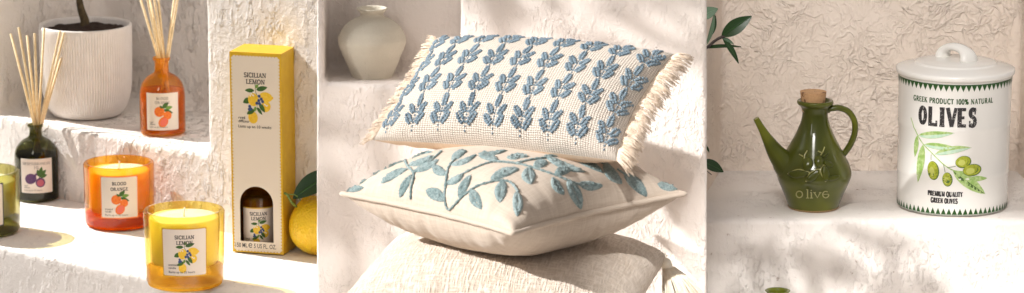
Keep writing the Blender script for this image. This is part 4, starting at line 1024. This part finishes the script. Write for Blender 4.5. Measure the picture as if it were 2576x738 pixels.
for i in range(260):
    x, y = bx0+rs.random()*cw*5.4, yb+(rs.random()**1.6)*hL*1.0; r_ = rs.uniform(.25, 1.0)*k
    a.ellipse(x, y, r_*rs.uniform(.6, 2.2), r_*.6, rs.choice((0, 90, 40)), 'can_white', 3+.002*i, 6)
a.caps('PREMIUM QUALITY', -18*k, 58*hk, 12.5*k, 'ink_and_shade', 1, 89*k, thick=.26, thin=.12, serif=.05, track=.09); a.caps('GREEN OLIVES', -20*k, 40.5*hk, 12.5*k, 'ink_and_shade', 1, 68*k, thick=.26, thin=.12, serif=.05, track=.09)
def cv(x, y):     # artwork coordinates -> arc length and height on the canister
    u = (3400+x/1.678)/1.4907; v = (340+y/1.678)/1.4907; s_ = max(-.99, min(.99, (u-2400)/140)); tq = asin(s_)
    return (tq*140*k, (514.5-v+140*cos(tq)*SP)/CP*k)
qa = k/(1.678*1.4907)
stem = [(33, 180), (52, 235), (75, 285), (110, 340), (170, 400), (240, 465), (300, 500), (360, 507)]
sps = spline([Vector((*cv(*p), 0)) for p in stem], 5); a.ribbon([(p.x, p.y) for p in sps], 6.5*qa, 'can_leaf', 2)
for q, (x0, y0, x1, y1, w, half) in enumerate(((80, 290, 302, 270, 38, 1), (118, 345, 312, 360, 34, 1), (185, 405, 408, 358, 40, 1), (75, 290, 62, 425, 30, 0), (112, 345, 84, 582, 46, 0), (300, 505, 502, 642, 62, 2), (395, 550, 510, 543, 28, 0))):
    p0, p1 = cv(x0, y0), cv(x1, y1)
    w *= 1.2; a.leaf(p0, p1, w*qa, 'can_leaf', 2.5+.3*q, .05 if q in (2,) else 0)
    if half == 1: a.leaf(p0, p1, w*qa*.92, 'can_teal', 2.65+.3*q, .05 if q in (2,) else 0, half=-1)
    if half == 2: a.leaf(p0, p1, w*qa*.5, 'can_dark', 2.65+.3*q, half=-1)
    if q in (0, 1, 2, 5): a.ribbon([p0, ((p0[0]+p1[0])/2, (p0[1]+p1[1])/2), p1], 2.2*qa, 'can_dark', 2.8+.3*q)
for q, (p0, p1) in enumerate((((163, 405), (163, 440)), ((240, 465), (252, 515)), ((265, 485), (315, 475)))): a.ribbon([cv(*p0), cv(*p1)], 3*qa, 'can_dark', 5+.1*q)
for q, (x, y, rx, ry, rot) in enumerate(((178, 505, 38, 60, 8), (267, 558, 32, 45, 6), (362, 447, 50, 38, 12), (418, 496, 61, 38, 5))):
    c = cv(x, y); a.ellipse(*c, rx*qa, ry*qa, rot, 'can_dark', 5.5+q, 22); a.ellipse(c[0]-2.5*qa, c[1]+1.5*qa, (rx-4)*qa, (ry-3.5)*qa, rot, 'can_olive', 5.8+q, 22); a.ellipse(c[0]-rx*.22*qa, c[1]-ry*.12*qa, rx*.45*qa, ry*.5*qa, rot, 'can_olive_light', 6.1+q, 18)
f_ = Vector((CAM.x-P.x, CAM.y-P.y, 0)).normalized(); tg_ = Vector((-f_.y, f_.x, 0))
def canfn(x, y, h):
    tq = x/(140*k); R = rad_at(y)+.00022+h; return Vector((P.x, P.y, P.z+y))+(f_*cos(tq)+tg_*sin(tq))*R
m = MB(); a.lay(m, canfn, .00004); m.build('print', tcn)

# olive branch reaching in from behind the pier
Yo = .10; ko = scl(at_y(1800, 100, Yo))
P = at_y(1768, 130, Yo)
to = thing('olive_branch', 'olive branch with dark green leaves reaching in beside the crinkled wall', 'branch', P)
def ob(u, v, dy=0): return at_y(u, v, Yo+dy)
def add_leaf(name, p0, p1, w, mt, nrm=(.1, -.9, .35), bend=.12, fold=.2):
    m = MB(); leaf_mesh(m, p0, p1, w*ko, Vector(nrm).normalized(), mt, bend, fold); m.build('leaf', to)
m = MB(); m.tube(spline([ob(1745, 140, .0), ob(1768, 126), ob(1780, 119), ob(1800, 102), ob(1815, 94), ob(1823, 92)], 4), [4.5*ko, 4.4*ko]+[3.8*ko]*19, 8, 'twig')
m.tube(spline([ob(1752, 138), ob(1762, 200, .01), ob(1766, 330, .01), ob(1762, 420), ob(1758, 560)], 6), 3*ko, 8, 'twig')
m.tube(spline([ob(1766, 330, .01), ob(1772, 350, .005), ob(1779, 372)], 3), 1.2*ko, 6, 'twig'); m.tube(spline([ob(1762, 420), ob(1775, 428), ob(1790, 440)], 3), 1.2*ko, 6, 'twig')
m.build('twig', to)
add_leaf('leaf', ob(1815, 92), ob(1891, 41), 38, 'leaf_dark'); add_leaf('leaf', ob(1818, 96), ob(1858, 160, -.01), 17, 'leaf_dark', (.5, -.8, .2)); add_leaf('leaf', ob(1815, 95), ob(1846, 112), 11, 'leaf_grey', (0, -.6, .8))
add_leaf('leaf', ob(1765, 122), ob(1864, 118, .01), 11, 'leaf_dark', (0, -.7, .7)); add_leaf('leaf', ob(1755, 45), ob(1806, 22), 30, 'leaf_grey', (-.1, -.9, .3)); add_leaf('leaf', ob(1776, 115), ob(1797, 32), 14, 'leaf_grey', (.6, -.7, .2))
add_leaf('leaf', ob(1788, 92), ob(1800, 40, .01), 14, 'leaf_dark', (.3, -.9, .1))
add_leaf('leaf', ob(1762, 405), ob(1820, 433), 30, 'leaf_dark', (0, -.8, .6)); add_leaf('leaf', ob(1756, 556), ob(1814, 545), 22, 'leaf_dark', (0, -.8, .6)); add_leaf('leaf', ob(1776, 366), ob(1784, 384), 6, 'leaf_dark')

# unseen leaf sprays added above the frame to dapple the plaster, hung on the branch
rl_ = random.Random(21)
def sunv(az, el): return Vector((cos(radians(az))*cos(radians(el)), sin(radians(az))*cos(radians(el)), sin(radians(el))))
def spray(targets, Lv, dist, run, size):
    m = MB(); tw = MB(); pts = []
    for (u, v, Y) in targets:
        g_ = at_y(u, v, Y); c = g_+(Lv-g_).normalized()*(dist+rl_.uniform(-.03, .03)); pts.append(c)
        for q in range(3):
            d = (run+Vector((rl_.uniform(-.5, .5), rl_.uniform(-.5, .5), rl_.uniform(-.5, .5)))).normalized()
            b = c+Vector((rl_.uniform(-.012, .012), rl_.uniform(-.012, .012), rl_.uniform(-.02, .02)))
            leaf_mesh(m, b, b+d*size*rl_.uniform(.7, 1.2), size*.17, (Lv-c).normalized(), 'leaf_dark', .1, .15, 8)
    tw.tube(spline(pts, 4), .0018, 6, 'twig'); m.build('dapple_spray', to); tw.build('twig', to)
    return pts
AZ2, EL2, AZ3, EL3 = 185, 33, 262, 47
Lr = sunv(AZ3, EL3); qv = (Vector((0, 0, 1))-Lr*Lr.z).normalized(); T3 = Vector(((XR+xr0)/2+.085, Yf+.036, z3))-qv*.36
perp = Vector((sin(radians(AZ2)), -cos(radians(AZ2)), 0))
if perp.y > 0: perp = -perp
T2 = Vector((XL-.005, 0, 0))+perp*.9
SP1 = T3+Lr*5; SP2 = T2+sunv(AZ2, EL2)*5
e1_ = spray([(1830, 640, Yf), (1900, 600, Yf), (1990, 650, Yf), (2070, 600, Yf), (2150, 700, Yf), (2180, 610, Yf), (2270, 690, Yf)], SP1, 1.02, Vector((.7, 0, -.6)), .07)
e2_ = spray([(1240, 10, pier_y(pier_x(1240))), (1340, 60, pier_y(pier_x(1340))), (1480, 20, pier_y(pier_x(1480))), (1600, 60, pier_y(pier_x(1600))), (1700, 20, pier_y(pier_x(1700))), (1770, 90, pier_y(pier_x(1770)))], SP2, 1.05, Vector((.7, .2, -.45)), .09)
e3_ = spray([(800, 380, pier_y(pier_x(800))), (835, 470, pier_y(pier_x(835))), (815, 600, pier_y(pier_x(815))), (900, 300, pier_y(pier_x(900)))], SP2, 1.25, Vector((.45, .1, -.8)), .085)
m = MB(); j0 = at_y(1768, 126, Yo)
m.tube(spline([j0, j0+Vector((-.01, .0, .12)), at_y(1740, -150, .08), at_y(1740, -330, -.15), e2_[-1], e1_[0]], 6), .003, 8, 'twig'); m.tube(spline([e2_[0], (e2_[0]+e3_[-1])/2+Vector((0, 0, .05)), e3_[-1]], 5), .0025, 8, 'twig'); m.build('dapple_bough', to)  # added link from the branch to the unseen sprays

# second glazed vessel at the foot of the ledge: only its rim shows
P = at_y(1955, 800, .02); k = scl(P); kz = k/CP
m = MB(); zr = at_y(1955, 731, .02).z-P.z
pr = subsurf_profile([(40*k, -90*kz), (62*k, -60*kz), (66*k, -20*kz), (40*k, zr-24*kz), (27*k, zr-10*kz), (30*k, zr-2*kz), (32*k, zr), (27*k, zr+.5*kz), (22*k, zr-6*kz), (20*k, zr-30*kz)], 4)
m.lathe([(r, z) for r, z in pr], 48, 'glaze', P, cap1=False)
o = m.build('glazed_jar', None); o.location = P; o.data.transform(Matrix.Translation(-P)); tag(o, 'olive green glazed jar whose rim just shows at the bottom edge', 'jar')

# base under everything
m = MB(); zz = -.60; m.add([(-4, -5, zz), (4, -5, zz), (4, 3, zz), (-4, 3, zz)], [[0, 1, 2, 3]], 'floor'); 
def step(x0, x1, y0, y1, z):        # raised steps of the floor that carry the cushion stack and the jar
    m.add([(x0, y0, zz-.01), (x1, y0, zz-.01), (x1, y1, zz-.01), (x0, y1, zz-.01), (x0, y0, z), (x1, y0, z), (x1, y1, z), (x0, y1, z)], [[0, 1, 5, 4], [1, 2, 6, 5], [2, 3, 7, 6], [3, 0, 4, 7], [4, 5, 6, 7]], 'floor')
step(-.15, .15, -.62, -.20, C3.z-118*k3); step(XR+.01, XR+.35, -.10, Yf-.004, P.z-90*kz-.001)
structure(m.build('floor', None, smooth=False))

# ------------------------------------------------------------------ light
def spot(name, target, az, el, dist, power, beam_r, col, radius=.03, blend=.08):
    l = bpy.data.lights.new(name, 'SPOT'); l.energy = power; l.color = col; l.shadow_soft_size = radius; l.spot_blend = blend
    d = Vector((cos(radians(az))*cos(radians(el)), sin(radians(az))*cos(radians(el)), sin(radians(el))))
    o = bpy.data.objects.new(name, l); COL.objects.link(o); o.location = Vector(target)+d*dist
    o.rotation_euler = (-d).to_track_quat('-Z', 'Y').to_euler(); l.spot_size = 2*math.atan(beam_r/dist)
    return o
t1 = at_z(330, 560, z1)
spot('spot_left', t1, 152, 43, 5, 2000, .62, (1, .97, .93), .022)
spot('spot_middle', T2, AZ2, EL2, 5, 2100, .9, (1, .975, .95), .05)
spot('spot_right', T3, AZ3, EL3, 5, 1150, .36, (1, .97, .94), .045, .05)
ar = bpy.data.lights.new('soft_fill', 'AREA'); ar.shape = 'RECTANGLE'; ar.size = .35; ar.size_y = 1.1; ar.energy = 9; ar.color = (1, .96, .92)
ao = bpy.data.objects.new('soft_fill', ar); COL.objects.link(ao); ao.location = (-1.3, -2.6, 1.6); ao.rotation_euler = (Vector((.1, .1, 0))-ao.location).to_track_quat('-Z', 'Y').to_euler()
a2 = bpy.data.lights.new('soft_fill', 'AREA'); a2.shape = 'RECTANGLE'; a2.size = .7; a2.size_y = .7; a2.energy = .8; a2.color = (1, .96, .92); a2.spread = radians(18)  # added fill lamp that lifts the alcove wall and the jug
o2 = bpy.data.objects.new('soft_fill', a2); COL.objects.link(o2); o2.location = (.16, -1.5, 1.5); o2.rotation_euler = (Vector((.47, .3, .08))-o2.location).to_track_quat('-Z', 'Y').to_euler()
w = bpy.data.worlds.new('World'); SC.world = w; w.use_nodes = True
nt = w.node_tree; bg = nt.nodes['Background']; tcn_ = nt.nodes.new('ShaderNodeTexCoord'); sx_ = nt.nodes.new('ShaderNodeSeparateXYZ'); mr = nt.nodes.new('ShaderNodeMapRange')
nt.links.new(tcn_.outputs['Generated'], sx_.inputs[0]); nt.links.new(sx_.outputs[2], mr.inputs[0])
mr.inputs[1].default_value = -.3; mr.inputs[2].default_value = .7; mr.inputs[3].default_value = .11; mr.inputs[4].default_value = .42; mr.interpolation_type = 'SMOOTHSTEP'
bg.inputs[0].default_value = (1, .90, .84, 1); nt.links.new(mr.outputs[0], bg.inputs[1])
